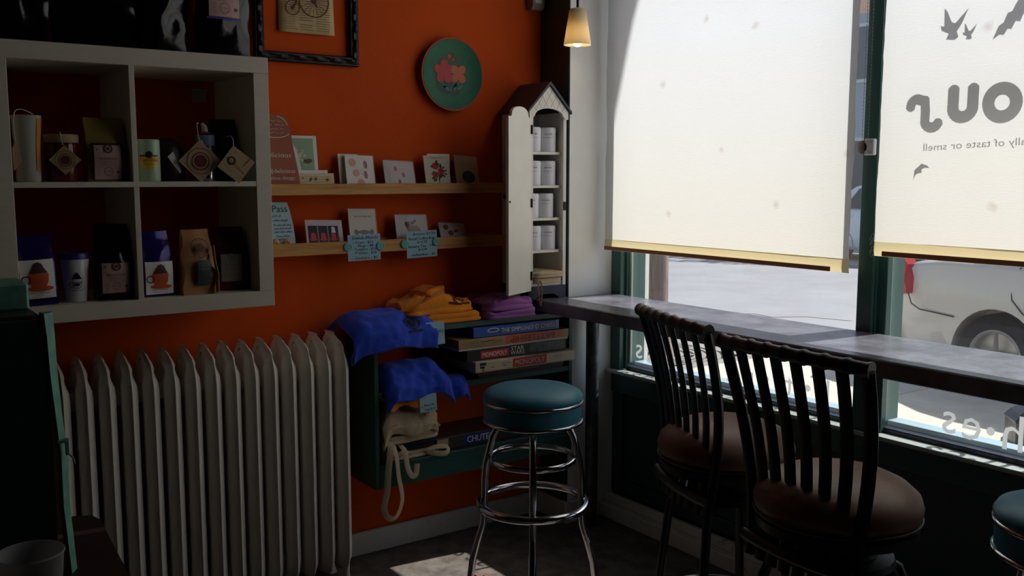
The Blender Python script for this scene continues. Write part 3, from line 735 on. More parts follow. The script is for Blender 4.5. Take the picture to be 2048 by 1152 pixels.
def mug_logo(bag, lab, b0, sc=1.0):          # orange cup and dark mound on a white label
    bag.ink(Ink().poly([(-.026*sc, b0+.055*sc), (-.024*sc, b0+.028*sc), (-.014*sc, b0+.014*sc), (.018*sc, b0+.014*sc), (.026*sc, b0+.03*sc), (.028*sc, b0+.055*sc)]).disc(.003*sc, b0+.012*sc, .036*sc, .008*sc), mat('logo_orange', (206, 84, 40), .6), lab, .001)
    bag.ink(Ink().poly([(-.024*sc, b0+.056*sc), (-.016*sc, b0+.07*sc), (-.008*sc, b0+.084*sc), (.002*sc, b0+.088*sc), (.012*sc, b0+.082*sc), (.018*sc, b0+.068*sc), (.026*sc, b0+.056*sc)]).ring(-.032*sc, b0+.038*sc, .011*sc, .003*sc, 14), mat('logo_brown', (74, 40, 26), .6), lab, .0014)
    bag.ink(Ink().text('COFFEE', .002*sc, b0+.030*sc, .008*sc).disc(.002*sc, b0+.033*sc, .0), mat('logo_green', (60, 120, 50), .6), lab, .0016)
def info_label(bag, lab, a0, b0, a1, b1, title, m=None):
    m = m or M_inkbr; w = a1 - a0; h = b1 - b0; ca = (a0+a1)/2
    k = Ink().ring(ca, b1 - .004, .011, .004, 18).disc(ca, b1 - .004, .005)
    k.text(title, ca, b0 + h*.60, .009, width=w*.72)
    for i in range(3): k.scribble(a0 + w*.2, b0 + h*(.52 - .06*i), w*.6, .002, .0007)
    k.ring(ca, b0 + h*.22, h*.13, .0012, 20).text('COFFEE', ca, b0 + h*.205, .005)
    for i in range(5): k.scribble(a0 + w*.06, b0 + h*(.08 + .06*i), w*.16, .002, .0006)
    k.disc(a1 - w*.12, b0 + h*.2, w*.05).disc(a0 + w*.08, b1 - h*.06, w*.03)
    return bag.ink(k, m, lab, .001)

# big black foil bags on top of the shelf unit
ZT = SZ1 + .001
def black_bag(label, x, y, w, d, h, rot, seed, lab=False):
    t = thing('foil_bag', label, 'coffee bag', (x, y, ZT), group='black foil bags on top of the shelf')
    b = Bag(x, y, ZT, w, d, h, rot, seed, crump=.012, bulge=.02)
    b.build(t, M_foilblk, nv=20)
    if lab:
        l = b.label(t, -.052, .12, .045, .24, M_pink)
        info_label(b, l, -.052, .12, .045, .24, 'GUATEMALA')
        b.label(l, -.058, .113, .051, .119, mat('label_purple', (70, 50, 150), .5), 'label_border')
black_bag('black foil coffee bag at the far left on top of the cube shelf', .23, .455, .16, .13, .36, .05, 3)
black_bag('widest black foil coffee bag, plain, on top of the cube shelf', .22, .665, .22, .15, .40, -.05, 17)
black_bag('crinkled black foil coffee bag left of the labelled one on the shelf top', .23, .862, .135, .13, .37, .08, 29)
black_bag('black foil coffee bag with pink label at the right on the shelf top', .24, 1.040, .175, .14, .38, .05, 41, True)

# upper left cube
ZU = 1.4895
def square_tag(t, c, half, tilt, m=M_kraftcard, style=0, rot=0.0):   # diamond swing tag hanging on its point
    fr = Frame(c, (math.sin(tilt), math.cos(tilt), 0), (0, 0, 1))
    q = [(half*math.cos(rot + k*math.pi/2)*1.414, half*math.sin(rot + k*math.pi/2)*1.414) for k in range(4)]
    mb = MB(); mb.add([fr(a, b, 0) for a, b in q] + [fr(a, b, -.0015) for a, b in q], [(0,1,2,3), (7,6,5,4)] + [(i, (i+1) % 4, 4 + (i+1) % 4, 4+i) for i in range(4)])
    tg = obj('swing_tag', mb, m, t)
    if style == 0:
        Ink().disc(0, 0, half*.42).ring(0, 0, half*.56, half*.07).ring(0, 0, half*.86, half*.04).build(fr, M_inkbr, tg)
        k = Ink()
        for j in range(9):
            a = R(200 + j*17); k.text('DARKSTAR'[j % 8], half*.70*math.cos(a), half*.70*math.sin(a), half*.22, rot=a + math.pi/2)
        k.build(fr, M_inkbr, tg)
    else:
        c_, s_ = math.cos(R(45)), math.sin(R(45))
        r = lambda a, b: (a*c_ - b*s_, a*s_ + b*c_)
        Ink().ring(-half*.35, half*.28, half*.26, half*.12).build(fr, M_ink, tg)
        k = Ink().poly([r(-half*.2, half*.9), r(-half*.05, half*.9), r(-half*.05, -half*.9), r(-half*.2, -half*.9)])
        k.build(fr, mat('tag_stripe', (150, 110, 66), .7), tg, off=.0003)
        k2 = Ink()
        for j in range(3): 
            p = r(half*(.15 + .22*j), -half*.5); k2.text('FRESH ROAST'[:9-j], p[0], p[1], half*.16, align='l', rot=R(45))
        k2.build(fr, M_inkbr, tg)
    return tg
t = thing('candle_glass', 'tall frosted waisted candle glass in the upper left cube', 'candle', (.33, .463, ZU))
gl = obj('glass_cup', MB().lathe([(0, 0), (.030, 0), (.033, .004), (.0315, .05), (.032, .09), (.037, .15), (.040, .186), (.0385, .186), (.036, .15), (.030, .09), (.029, .02), (0, .016)], (.33, .463, ZU), 36), translucent_mat('frosted_glass', (206, 204, 190), .35), t, smooth=50)
obj('paper_band', MB().add([(.33 + r_*math.cos(R(a)), .463 + r_*math.sin(R(a)), ZU + z) for a in range(35, 76, 8) for r_, z in ((.0335, .03), (.0335, .06), (.0345, .1), (.0385, .15), (.0405, .178))], [(i*5+j, i*5+j+1, (i+1)*5+j+1, (i+1)*5+j) for i in range(5) for j in range(4)]), mat('orange_band', (200, 130, 50), .6), t, smooth=60)
obj('string', MB().tube(smooth_path([(.345, .48, ZU + .19), (.36, .455, ZU + .20), (.365, .434, ZU + .197), (.372, .427, ZU + .17), (.378, .426, ZU + .13), (.382, .428, ZU + .112)]), .0012, 6), M_string, t)
tg = obj('swing_tag', MB().prism([(.419, ZU + .03), (.441, ZU + .055), (.432, ZU + .115), (.426, ZU + .115), (.4175, ZU + .09)], 'x', .380, .3815), M_kraftcard, t)
t = thing('candle_jar', 'dark red candle jar with pale lid and kraft tag, upper left cube', 'candle', (.31, .556, ZU))
obj('jar', MB().lathe([(0, 0), (.042, 0), (.045, .006), (.045, .105), (.042, .112)], (.31, .556, ZU), 36, cap=True), mat('red_glass', (96, 22, 20), .12), t, smooth=40)
obj('lid', MB().lathe([(.046, .112), (.047, .115), (.047, .132), (.044, .136), (0, .137)], (.31, .556, ZU), 36), M_kraftcard, t, smooth=40)
obj('string', MB().tube(smooth_path([(.356, .546, ZU + .142), (.361, .548, ZU + .12), (.366, .55, ZU + .105)]), .0012, 6), M_string, t)
square_tag(t, (.372, .553, ZU + .062), .030, .1)
t = thing('gold_pouch', 'shiny gold coffee pouch with pink label, upper left cube', 'coffee bag', (.31, .675, ZU))
b = Bag(.31, .672, ZU, .108, .07, .19, 0, 55, crump=.006); b.build(t, M_foilgold)
bo_ = b.label(t, -.045, .004, .043, .112, M_ink, 'label_border'); l = b.label(t, -.038, .006, .037, .106, M_pink, off=.0012)
info_label(b, l, -.036, .01, .035, .10, 'GUATEMALA')
for o_ in l.children: o_.location.x += .0012

# upper right cube
t = thing('mineral_water_candle', 'pale green candle glass with yellow printed band, upper right cube', 'candle', (.335, .793, ZU))
obj('glass_cup', MB().lathe([(0, 0), (.032, 0), (.0335, .004), (.0335, .124), (.031, .126), (.030, .118), (0, .116)], (.335, .793, ZU), 36), mat('pale_green_wax', (176, 204, 170), .25), t, smooth=40)
def cyl(cx, cy, z0, r):
    return lambda a, b, o: Vector((cx + (r + .0004 + o*.3)*math.cos(a/r - R(12)), cy + (r + .0004 + o*.3)*math.sin(a/r - R(12)), z0 + b))
fn = cyl(.335, .793, ZU, .0335)
def on_cyl(k, m, parent, off, nm='print'): return k.build(lambda a, b, o: fn(a, b, o), m, parent, nm, off=off)
on_cyl(Ink().rect(-.03, .046, .03, .074, 12).disc(0, .05, .022, .014), mat('print_yellow', (222, 186, 40), .5), t, .0)
on_cyl(Ink().rect(-.028, .074, -.011, .079, 4).rect(.011, .074, .028, .079, 4).disc(0, .080, .0105), mat('print_dark', (50, 34, 24), .5), t, .001)
on_cyl(Ink().text('Topo Chico', 0, .059, .0155, width=.056), M_inkr, t, .0022)
on_cyl(Ink().text('MINERAL WATER', 0, .050, .005, width=.034), M_inkbr, t, .0022)
t = thing('small_can', 'slim blue and brown can with pouring tip and kraft tag', 'can', (.27, .988, ZU))
obj('can_body', MB().lathe([(0, 0), (.026, 0), (.028, .004), (.028, .143), (.024, .15)], (.27, .988, ZU), 32, cap=True), mat('can_brown', (84, 44, 34), .3), t, smooth=40)
obj('blue_band', MB().lathe([(.0284, .112), (.0284, .145)], (.27, .988, ZU), 32), mat('can_blue', (130, 150, 186), .4), t, smooth=40)
obj('foot_rim', MB().lathe([(.0286, 0), (.0292, .003), (.0292, .030), (.0284, .034)], (.27, .988, ZU), 32), M_chrome, t, smooth=40)
obj('copper_collar', MB().lathe([(.026, .148), (.014, .153), (.013, .156), (0, .156)], (.27, .988, ZU), 24), mat('copper', (190, 110, 70), .3, metal=.9), t, smooth=40)
obj('tip', MB().tube([(.27, .988, ZU + .155), (.27, .986, ZU + .172), (.272, .978, ZU + .182)], [.010, .009, .005], 10), M_paperw, t, smooth=50)
obj('string', MB().tube(smooth_path([(.345, .945, ZU + .178), (.35, .939, ZU + .178), (.352, .938, ZU + .165), (.357, .941, ZU + .13), (.362, .948, ZU + .125), (.366, .948, ZU + .118), (.37, .951, ZU + .112)]), .0011, 6), M_string, t)
square_tag(t, (.372, .938, ZU + .062), .046, .08)
t = thing('dark_gift_box', 'dark bundle with long kraft tag edge seen behind green candle', 'box', (.22, .885, ZU))
obj('bundle', MB().loft([[(.20 + .05*math.cos(a)*q, .885 + .055*math.sin(a)*q, ZU + z) for a in [k*math.pi/8 for k in range(16)]] for q, z in ((.9, 0), (1, .01), (1, .09), (.8, .12), (.3, .135))]), mat('dark_plum', (40, 20, 22), .5), t, smooth=50)
obj('tag_corner', MB().prism([(.858, ZU + .055), (.845, ZU + .075), (.862, ZU + .09), (.885, ZU + .03), (.88, ZU + .025)], 'x', .352, .3535), M_paperw, t)
t = thing('tagged_black_pouch', 'black pouch at the right of the upper cube with swing tag over the edge', 'coffee bag', (.24, 1.05, ZU))
b = Bag(.22, 1.058, ZU, .085, .06, .20, -.1, 71, crump=.006); b.build(t, mat('matt_black_pouch', (22, 20, 20), .5))
b.ink(Ink().disc(0, .13, .02).ring(0, .13, .03, .003), mat('dull_print', (60, 52, 44), .6), t)
obj('string', MB().tube(smooth_path([(.30, 1.045, ZU + .14), (.36, 1.04, ZU + .14), (.393, 1.036, ZU + .125), (.399, 1.032, ZU + .105)]), .0011, 6), M_string, t)
square_tag(t, (.402, 1.04, ZU + .052), .042, .05, style=1, rot=R(7))

# lower cubes
ZL = SZ0 + .0505
t = thing('purple_coffee_bag', 'purple foil coffee bag with orange cup label in the lower left cube', 'coffee bag', (.325, .455, ZL), group='purple foil coffee bags')
b = Bag(.325, .468, ZL, .098, .07, .20, 0, 81, crump=.005, roll=R(2)); b.build(t, M_foilpur)
l = b.label(t, -.046, .022, .044, .132, M_paperw); mug_logo(b, l, .038)
b.ink(Ink().text('Delicious Coffee House', 0, .036, .007, width=.055).text('COLOMBIA', 0, .030, .004).scribble(-.03, .024, .06, .003, .0006), M_ink, l, .001)
t = thing('travel_mug', 'white travel mug with purple lid and small cup logo', 'mug', (.31, .575, ZL))
obj('cup', MB().lathe([(0, 0), (.028, 0), (.030, .004), (.040, .125), (.0385, .127), (.029, .01), (0, .008)], (.31, .575, ZL), 36), mat('white_ceramic', (222, 220, 226), .2), t, smooth=50)
obj('lid', MB().lathe([(.0385, .124), (.0415, .128), (.0405, .140), (.037, .145), (.034, .140), (0, .138)], (.31, .575, ZL), 36), mat('purple_silicone', (54, 36, 120), .4), t, smooth=40)
fnm = lambda a, b_, o: Vector((.31 + (.0303 + .081*b_ + o)*math.cos(a/.035 - R(5)), .575 + (.0303 + .081*b_ + o)*math.sin(a/.035 - R(5)), ZL + b_))
k = Ink().poly([(-.013, .068), (-.008, .080), (-.003, .088), (.003, .087), (.008, .078), (.013, .068)]).ring(-.014, .052, .007, .0018, 14).rect(-.012, .057, .014, .059, 3).disc(.001, .052, .008, .004).ring(.001, .047, .004, .001, 12)
k.line([(-.012, .066), (-.010, .045), (-.004, .040), (.006, .040), (.012, .046), (.014, .066)], .0014).line(arc(0, .041, .020, 180, 360, 12, .007), .0013)
k.build(fnm, M_ink, t)
t = thing('black_coffee_pouch', 'tall black coffee pouch with pink label, lower left cube', 'coffee bag', (.31, .685, ZL))
b = Bag(.31, .680, ZL, .098, .08, .225, .02, 91, crump=.005); b.build(t, M_foilblk)
l = b.label(t, -.042, .022, .036, .112, M_pink); info_label(b, l, -.04, .025, .034, .106, 'MONTEZUMA')
t = thing('purple_coffee_bag', 'purple foil coffee bag with cup label beside the kraft bag', 'coffee bag', (.30, .803, ZL), group='purple foil coffee bags')
b = Bag(.305, .803, ZL, .092, .07, .20, .08, 101, crump=.006); b.build(t, M_foilpur)
l = b.label(t, -.042, .008, .042, .108, M_paperw); mug_logo(b, l, .020, .92)
b.ink(Ink().text('Delicious Coffee House', 0, .020, .006, width=.05).scribble(-.02, .013, .04, .003, .0006), M_ink, l, .001)
t = thing('kraft_coffee_bag', 'brown kraft paper coffee bag with dark green label, lower right cube', 'coffee bag', (.325, .925, ZL))
b = Bag(.325, .925, ZL, .110, .065, .20, .12, 111, crump=.010, topw=.80, bulge=.010); b.build(t, M_kraft)
l = b.label(t, -.016, .028, .028, .108, mat('dark_green_label', (28, 46, 38), .5))
b.ink(Ink().rect(-.014, .078, .026, .0795, 4).rect(-.014, .083, .026, .084, 4).rect(-.014, .09, .026, .091, 4).rect(-.014, .097, .026, .098, 4), M_inkg, l, .001)
b.ink(Ink().ring(0, .145, .029, .0025, 26).disc(0, .145, .014, .014).ring(0, .145, .018, .001), M_inkbr, t, .0008, 'stamp')
k = Ink()
for j, c_ in enumerate('COFFEE'): k.text(c_, .0235*math.cos(R(240 + j*12)), .145 + .0235*math.sin(R(240 + j*12)), .008, rot=R(330 + j*12))
for j, c_ in enumerate('DARK'): k.text(c_, .0235*math.cos(R(115 - j*14)), .145 + .0215*math.sin(R(115 - j*14)), .008, rot=R(25 - j*14))
b.ink(k, M_inkbr, t, .0008, 'stamp_lettering')
obj('folded_gusset', MB().tube([b.front(.048, .004, .004), b.front(.05, .06, .004), b.front(.042, .10, .004), b.front(.044, .15, .004)], [.012, .010, .008, .010], 8, flat=.4), M_kraft, t, smooth=60)
t = thing('red_coffee_bag', 'dark red foil coffee bag with grey label, right end of lower cube', 'coffee bag', (.27, 1.045, ZL))
b = Bag(.27, 1.045, ZL, .105, .08, .205, -.05, 121, crump=.007); b.build(t, M_foilred)
l = b.label(t, -.035, .03, .032, .118, mat('grey_label', (150, 146, 138), .6)); info_label(b, l, -.033, .035, .03, .112, 'SUMATRA', M_inkg)

# ------------------------------------------------------------------ picture frame, print, plate
fr_ = thing('picture_frame', 'empty black rope-carved picture frame hung round a newspaper print', 'picture frame', (.012, 1.457, 1.912))
FA, FB, FZ0, FZ1, FW = 1.255, 1.660, 1.912, 2.49, .036
def rope(p, q, r):
    p, q = Vector(p), Vector(q); n = int((q-p).length/.006); d = (q-p).normalized(); u = Vector((1, 0, 0)); w = d.cross(u); rings = []
    for i in range(n+1):
        c = p + (q-p)*i/n; ring = []
        for k in range(9):
            a = 2*math.pi*k/9; rr = r*(1 + .28*math.cos(3*a + i*.55)); ring.append(c + u*math.cos(a)*rr + w*math.sin(a)*rr)
        rings.append(ring)
    return MB().loft(rings)
for (ya, yb, za, zb) in ((FA, FB, FZ0, FZ0 + FW), (FA, FB, FZ1 - FW, FZ1), (FA, FA + FW, FZ0 + FW, FZ1 - FW), (FB - FW, FB, FZ0 + FW, FZ1 - FW)):
    rl = obj('frame_rail', MB().box(.001, .022, ya, yb, za, zb, .004), M_blk, fr_)
    if yb - ya > zb - za: obj('rope_bead', rope((.022, ya + .012, (za+zb)/2), (.022, yb - .012, (za+zb)/2), .0085), M_blk, rl, smooth=50)
    else: obj('rope_bead', rope((.022, (ya+yb)/2, za - .02), (.022, (ya+yb)/2, zb + .02), .0085), M_blk, rl, smooth=50)
mb = MB(); mb.grid(lambda u, v: (.003 + .008*(1 - v)**3 + .003*u*(1-v), 1.350 + .214*u, 2.020 + .30*v), 6, 10)
np_ = solid(tag(obj('newspaper_print', mb, mat('newsprint', (222, 190, 138), .8, var=.12, vscale=12), smooth=60), 'old newspaper page printed with a penny-farthing bicycle, inside black frame', 'print'), .0006)
nf = lambda a, b, o: Vector((.003 + .008*(1 - b/.30)**3 + .003*a/.214*(1 - b/.3) + .0006 + o, 1.350 + a, 2.020 + b))
k = Ink()
for c_ in range(3):
    for j in range(34):
        if random.random() < .9: k.rect(.014 + c_*.065, .012 + j*.0085, .014 + c_*.065 + random.uniform(.045, .058), .0142 + j*.0085)
k.build(nf, mat('faded_newsprint_ink', (150, 130, 92), .8), np_, 'column_text')
k = Ink().ring(.055, .088, .026, .0028, 26).ring(.055, .088, .004, .003, 10).ring(.138, .118, .057, .0034, 36).ring(.138, .118, .007, .004, 12)
for j in range(12): k.line([(.055, .088), (.055 + .026*math.cos(R(j*30)), .088 + .026*math.sin(R(j*30)))], .0011)
for j in range(18): k.line([(.138, .118), (.138 + .057*math.cos(R(j*20 + 5)), .118 + .057*math.sin(R(j*20 + 5)))], .0012)
k.line([(.055, .088), (.068, .105), (.078, .14), (.10, .175), (.13, .185)], .006).line([(.138, .118), (.133, .185), (.128, .205)], .004).line([(.10, .208), (.15, .204)], .004).line([(.138, .118), (.150, .098)], .004)
k.build(lambda a, b, o: nf(a, b, o) + Vector((.0006, 0, 0)), M_inkbr, np_, 'bicycle_print')
PY, PZ, PR = 2.067, 1.909, .1445
M_plate = mat('green_glaze', (30, 118, 80), .55, var=.25, vscale=14, col2=(24, 100, 72))
M_terra = mat('terracotta', (176, 78, 44), .6)
pl = thing('wall_plate', 'green decorative plate painted with poppies, hung on orange wall', 'plate', (.001, PY, PZ - PR))
obj('plate_body', MB().lathe([(.0, .004), (.06, .004), (.07, .002), (PR*.8, .012), (PR*.965, .030), (PR, .031), (PR, .026), (PR*.8, .006), (.06, .0), (0, 0)], (0.001, PY, PZ), 64, 'x'), M_terra, pl, smooth=40)
obj('glazed_face', MB().lathe([(.0, .0135), (.08, .0135), (.105, .0165), (PR*.955, .0305), (PR*.955, .029)], (0.001, PY, PZ), 64, 'x'), M_plate, pl, smooth=50)
pf = Frame((.0150, PY, PZ), (0, 1, 0), (0, 0, 1))
k = Ink(); pts = []
for j in range(40):
    a = 2*math.pi*j/40; r = .074 + .010*math.sin(a*5 + 1) + .006*math.sin(a*9); pts.append((r*math.cos(a)*.92, r*math.sin(a)*1.12 - .002))
k.poly(pts).build(pf, mat('sepia_halo', (92, 84, 50), .6, var=.6, vscale=40, col2=(40, 104, 76)), pl, 'painted_halo', off=.0004)
def flower(cx, cy, r, m, n, ph, nm):
    k = Ink()
    for j in range(n): a = 2*math.pi*j/n + ph; k.disc(cx + r*.55*math.cos(a), cy + r*.55*math.sin(a), r*.52, r*.42, 14, a)
    k.disc(cx, cy, r*.45); k.build(pf, m, pl, nm, off=.0012)
    k = Ink()
    for j in range(n): a = 2*math.pi*(j+.5)/n + ph; k.line([(cx + r*.3*math.cos(a), cy + r*.3*math.sin(a)), (cx + r*.85*math.cos(a), cy + r*.85*math.sin(a))], .0008)
    k.build(pf, mat('petal_line', (130, 46, 34), .6), pl, nm + '_veins', off=.0018)
k = Ink()
for (x0, y0, x1, y1, b_) in ((-.03, .01, .0, -.075, .01), (.025, .0, .006, -.075, -.012), (.0, .07, .002, -.075, .004), (-.03, -.03, -.006, -.078, .012), (.03, -.03, .012, -.078, -.01)):
    k.line([(x0 + (x1-x0)*i/8 + b_*math.sin(math.pi*i/8), y0 + (y1-y0)*i/8) for i in range(9)], .0022)
for (x, y, a) in ((-.035, -.04, 2.2), (-.02, -.055, 2.6), (.03, -.035, .8), (.042, -.05, .5), (.018, -.05, 1.1)): k.disc(x, y, .017, .006, 14, a)
k.build(pf, mat('painted_stem', (50, 120, 128), .5), pl, 'painted_stems', off=.0008)
flower(-.031, .010, .046, mat('painted_red', (196, 52, 44), .5), 5, .3, 'red_poppy')
flower(.035, .004, .040, mat('painted_orange', (206, 100, 40), .5), 4, .78, 'orange_poppy')
for (x, y, r) in ((-.006, .072, .010), (.012, .060, .007), (.056, .0, .007), (-.05, .03, .006)): Ink().disc(x, y, r, r*.8).build(pf, mat('painted_red', (196, 52, 44), .5), pl, 'painted_bud', off=.0012)

# ------------------------------------------------------------------ ledges, cards
def ledge(label, z0, z1):
    t = thing('picture_ledge', label, 'shelf', (.001, 1.74, z0), group='pine picture ledges')
    obj('lip', MB().box(.082, .098, 1.18, 2.272, z0, z1, .0015), M_pine, t)
    obj('base_board', MB().box(.001, .082, 1.18, 2.272, z0, z0 + .012, .001), M_pine, t)
    obj('back_board', MB().box(.001, .008, 1.18, 2.272, z0 + .012, z1 + .004, .001), M_pine, t)
ledge('upper pine picture ledge holding greeting cards on the orange wall', 1.436, 1.4765)
ledge('lower pine picture ledge with blue price notes pinned to its front', 1.217, 1.263)
LZ1, LZ2 = 1.4483, 1.2293
def card(name, label, y0, y1, zb, h, xb, xt, m, group, cat='card', th=.003, roll=0.0):
    u = Vector((xt - xb, 0, h)).normalized(); r = Vector((0, 1, 0)); n = r.cross(u)
    if roll: rot = Matrix.Rotation(roll, 3, n); r = rot @ r; u = rot @ u
    fr = Frame((xb, y0, zb), r, u); w = y1 - y0
    q = [(0, 0), (w, 0), (w, h), (0, h)]
    mb = MB(); mb.add([fr(a, b, 0) for a, b in q] + [fr(a, b, -th) for a, b in q], [(0,1,2,3), (7,6,5,4)] + [(i, (i+1) % 4, 4 + (i+1) % 4, 4+i) for i in range(4)])
    o = tag(obj(name, mb, m), label, cat, group)
    return o, fr, w
G1, G2 = 'cards on the upper ledge', 'cards on the lower ledge'
h0 = .028   # part of each card hidden behind the lip
# brown paper sleeve with white chalk lettering
fr = Frame((.07, 1.245, LZ1), (0, 1, 0), (-.10, 0, 1))
ol = [(0, 0), (.150, 0), (.142, .07), (.130, .15), (.122, .22), (.112, .262), (.095, .276), (0, .278)]
mb = MB(); n = len(ol); mb.add([fr(a, b, 0) for a, b in ol] + [fr(a, b, -.004) for a, b in ol], [tuple(range(n)), tuple(range(2*n-1, n-1, -1))] + [(i, (i+1) % n, n + (i+1) % n, n+i) for i in range(n)])
sg = tag(obj('chalk_sign', mb, mat('rust_card', (164, 92, 66), .7)), 'rust brown sign with white handwriting at left of the upper ledge', 'sign', G1)
k = Ink().text('delicious', .066, .124, .024, align='c', width=.105).text('@delicious', .078, .068, .021, width=.105).text('#delicious chicago', .066, .044, .019, width=.125)
k.line(arc(.062, .232, .05, 75, 10, 8, .04), .0022).line(arc(.064, .216, .055, 200, 340, 12, .022), .0022)
for j in range(4): k.scribble(.03, .25 - j*.014, .065, .006, .0009)
k.build(fr, M_inkw, sg, 'chalk_writing')
o, fr, w = card('greeting_card', 'tall green floral card with white envelope corner on upper ledge', 1.366, 1.476, LZ1, .205, .048, .022, M_paperw, G1)
Ink().rect(.014, .01, .096, .195).build(fr, mat('sage_print', (150, 184, 150), .7), o)
k = Ink()
for j in range(26): k.disc(.045 + random.gauss(0, .012), .125 + random.gauss(0, .014), .005, .004, 8)
k.build(fr, mat('cream_petal', (222, 210, 176), .7), o, 'flower_print', off=.001)
Ink().disc(.073, .112, .016, .008, 14, .2).disc(.062, .112, .007).line([(.03, .14), (.036, .10), (.05, .06), (.062, .035)], .002).line([(.07, .108), (.068, .098)], .001).build(fr, mat('bird_brown', (110, 76, 50), .7), o, 'bird_print', off=.0014)
Ink().poly([(0, .0), (.044, 0), (.045, .07), (.03, .15), (.006, .20), (0, .2)]).build(fr, M_paperw, o, 'envelope', off=.0024)
tag(obj('envelope', MB().box(.052, .055, 1.380, 1.505, LZ1, LZ1 + .078), M_paperw), 'white envelope standing behind the cream twig card', 'envelope', G1)
o, fr, w = card('greeting_card', 'low cream card with leaf and twig sketches on upper ledge', 1.375, 1.528, LZ1, .067, .066, .058, M_paperc, G1)
k = Ink()
for j in range(3): k.line([(.01, .036 + j*.009), (.05, .038 + j*.009), (.09, .035 + j*.009), (.14, .037 + j*.009)], .0008)
k.disc(.06, .045, .008, .005, 12, 1).disc(.08, .046, .007, .005, 12, .6).disc(.03, .05, .003).build(fr, mat('leaf_sketch', (96, 100, 60), .7), o)
Ink().disc(.125, .043, .006).build(fr, M_inkr, o, 'berry_print')
def sleeve(o, fr, w, h):        # clear cellophane sleeve round a card
    mb = MB(); q = [(-.002, -.0), (w + .003, 0), (w + .003, h + .004), (-.002, h + .004)]
    mb.add([fr(a, b, .002) for a, b in q] + [fr(a, b, -.010) for a, b in q], [(0,1,2,3), (7,6,5,4), (0,3,7,4), (1,2,6,5), (3,2,6,7)])
    obj('clear_sleeve', mb, glass_mat('cellophane', (246, 244, 240)), o)
o, fr, w = card('greeting_card', 'white card with peach circles in a clear sleeve, upper ledge', 1.578, 1.694, LZ1, .140, .072, .036, M_paperw, G1, th=.006, roll=R(-2))
Ink().disc(.028, .112, .015).disc(.041, .072, .014).disc(.058, .032, .016).build(fr, mat('peach_print', (224, 152, 124), .7), o)
k = Ink().disc(.082, .105, .008, .016, 12, .1).disc(.080, .066, .008, .016, 12, .1)
for j in range(9): k.disc(.062 + random.gauss(0, .006), .08 + random.gauss(0, .007), .0013, .0013, 6)
k.build(fr, mat('raspberry_print', (176, 70, 66), .7), o); sleeve(o, fr, w, .14)
o2, fr2, w2 = card('greeting_card', 'plain back of a sleeved card behind the peach circle card', 1.560, 1.640, LZ1, .142, .048, .022, M_paperw, G1, th=.004, roll=R(-1))
o, fr, w = card('greeting_card', 'pale card with three red bugs in a clear sleeve, upper ledge', 1.738, 1.868, LZ1, .125, .076, .030, mat('lilac_paper', (206, 198, 202), .6), G1, th=.006, roll=R(-3))
k = Ink()
for (a, b) in ((.05, .092), (.082, .068), (.062, .04)):
    k.disc(a, b, .006, .010, 12, .2)
    for s in (-1, 1):
        for j in range(3): k.line([(a, b + (j-1)*.006), (a + s*.010, b + (j-1)*.008)], .0008)
k.build(fr, mat('bug_red', (168, 52, 52), .7), o); Ink().line(arc(.03, .075, .010, 20, 300, 10, .006), .0008).build(fr, M_inkg, o); sleeve(o, fr, w, .125)
o, fr, w = card('greeting_card', 'cream card with red rose bouquet on the upper ledge', 1.922, 2.036, LZ1, .140, .066, .036, mat('ivory_paper', (222, 214, 194), .7), G1, th=.004)
tag(obj('envelope', MB().box(.030, .033, 1.943, 2.047, LZ1, LZ1 + .144), M_paperw), 'ivory envelope edge behind the red rose card', 'envelope', G1)
k = Ink()
for j in range(34):
    a = random.uniform(0, 6.28); r = random.uniform(.015, .038); k.disc(.06 + r*math.cos(a), .076 + r*math.sin(a)*1.1, .007, .0032, 8, a + random.uniform(-.6, .6))
k.line([(.06, .05), (.063, .03)], .003)
k.build(fr, mat('rose_leaf', (46, 74, 44), .7), o, 'leaf_print', off=.0008)
k = Ink().disc(.05, .098, .016, .014).disc(.074, .076, .015, .013).disc(.048, .062, .014, .013); k.build(fr, mat('rose_red', (206, 48, 56), .7), o, 'rose_print', off=.0012)
k = Ink()
for (a, b) in ((.05, .098), (.074, .076), (.048, .062)): k.ring(a, b, .008, .0012, 12, 0, 4).ring(a, b - .002, .004, .001, 8, 2, 6)
k.text('Thinking of You', .057, .128, .008, width=.06)
k.build(fr, mat('rose_line', (150, 24, 34), .7), o, 'rose_lines', off=.0016)
o, fr, w = card('hang_tag_card', 'kraft card with black round seal at right of upper ledge', 2.062, 2.172, LZ1, .150, .070, .018, M_kraftcard, G1, th=.004, roll=R(-4))
Ink().disc(.06, .060, .030, .026).build(fr, M_ink, o, 'seal_print'); Ink().scribble(.03, .108, .05, .004, .0008).build(fr, M_inkbr, o)

# lower ledge
fr = Frame((.068, 1.262, LZ2), (0, 1, 0), (-.12, 0, 1))
ol = [(0, 0), (.108, 0), (.107, .05), (.103, .10), (.094, .15), (.085, .182), (0, .184)]
n = len(ol); mb = MB(); mb.add([fr(a, b, 0) for a, b in ol] + [fr(a, b, -.001) for a, b in ol], [tuple(range(n)), tuple(range(2*n-1, n-1, -1))] + [(i, (i+1) % n, n + (i+1) % n, n+i) for i in range(n)])
fl = tag(obj('flyer', mb, mat('pale_blue_paper', (176, 206, 222), .6)), 'pale blue coffee pass flyer at left of the lower ledge', 'flyer', G2)
k = Ink().text('Pass', .084, .148, .034, align='r', width=.060).text('more of', .058, .130, .012, align='r').text('coffee shops!', .084, .114, .012, align='r', width=.06).text('MoreGoodCoffee', .094, .097, .011, align='r', width=.066)
k.text('your first month', .094, .085, .010, align='r', width=.064).text('your daily coffee!', .097, .073, .010, align='r', width=.066).text('Pass.coffee', .084, .057, .011, align='r').text('started today', .084, .046, .011, align='r')
k.build(fr, M_ink, fl, 'flyer_text')
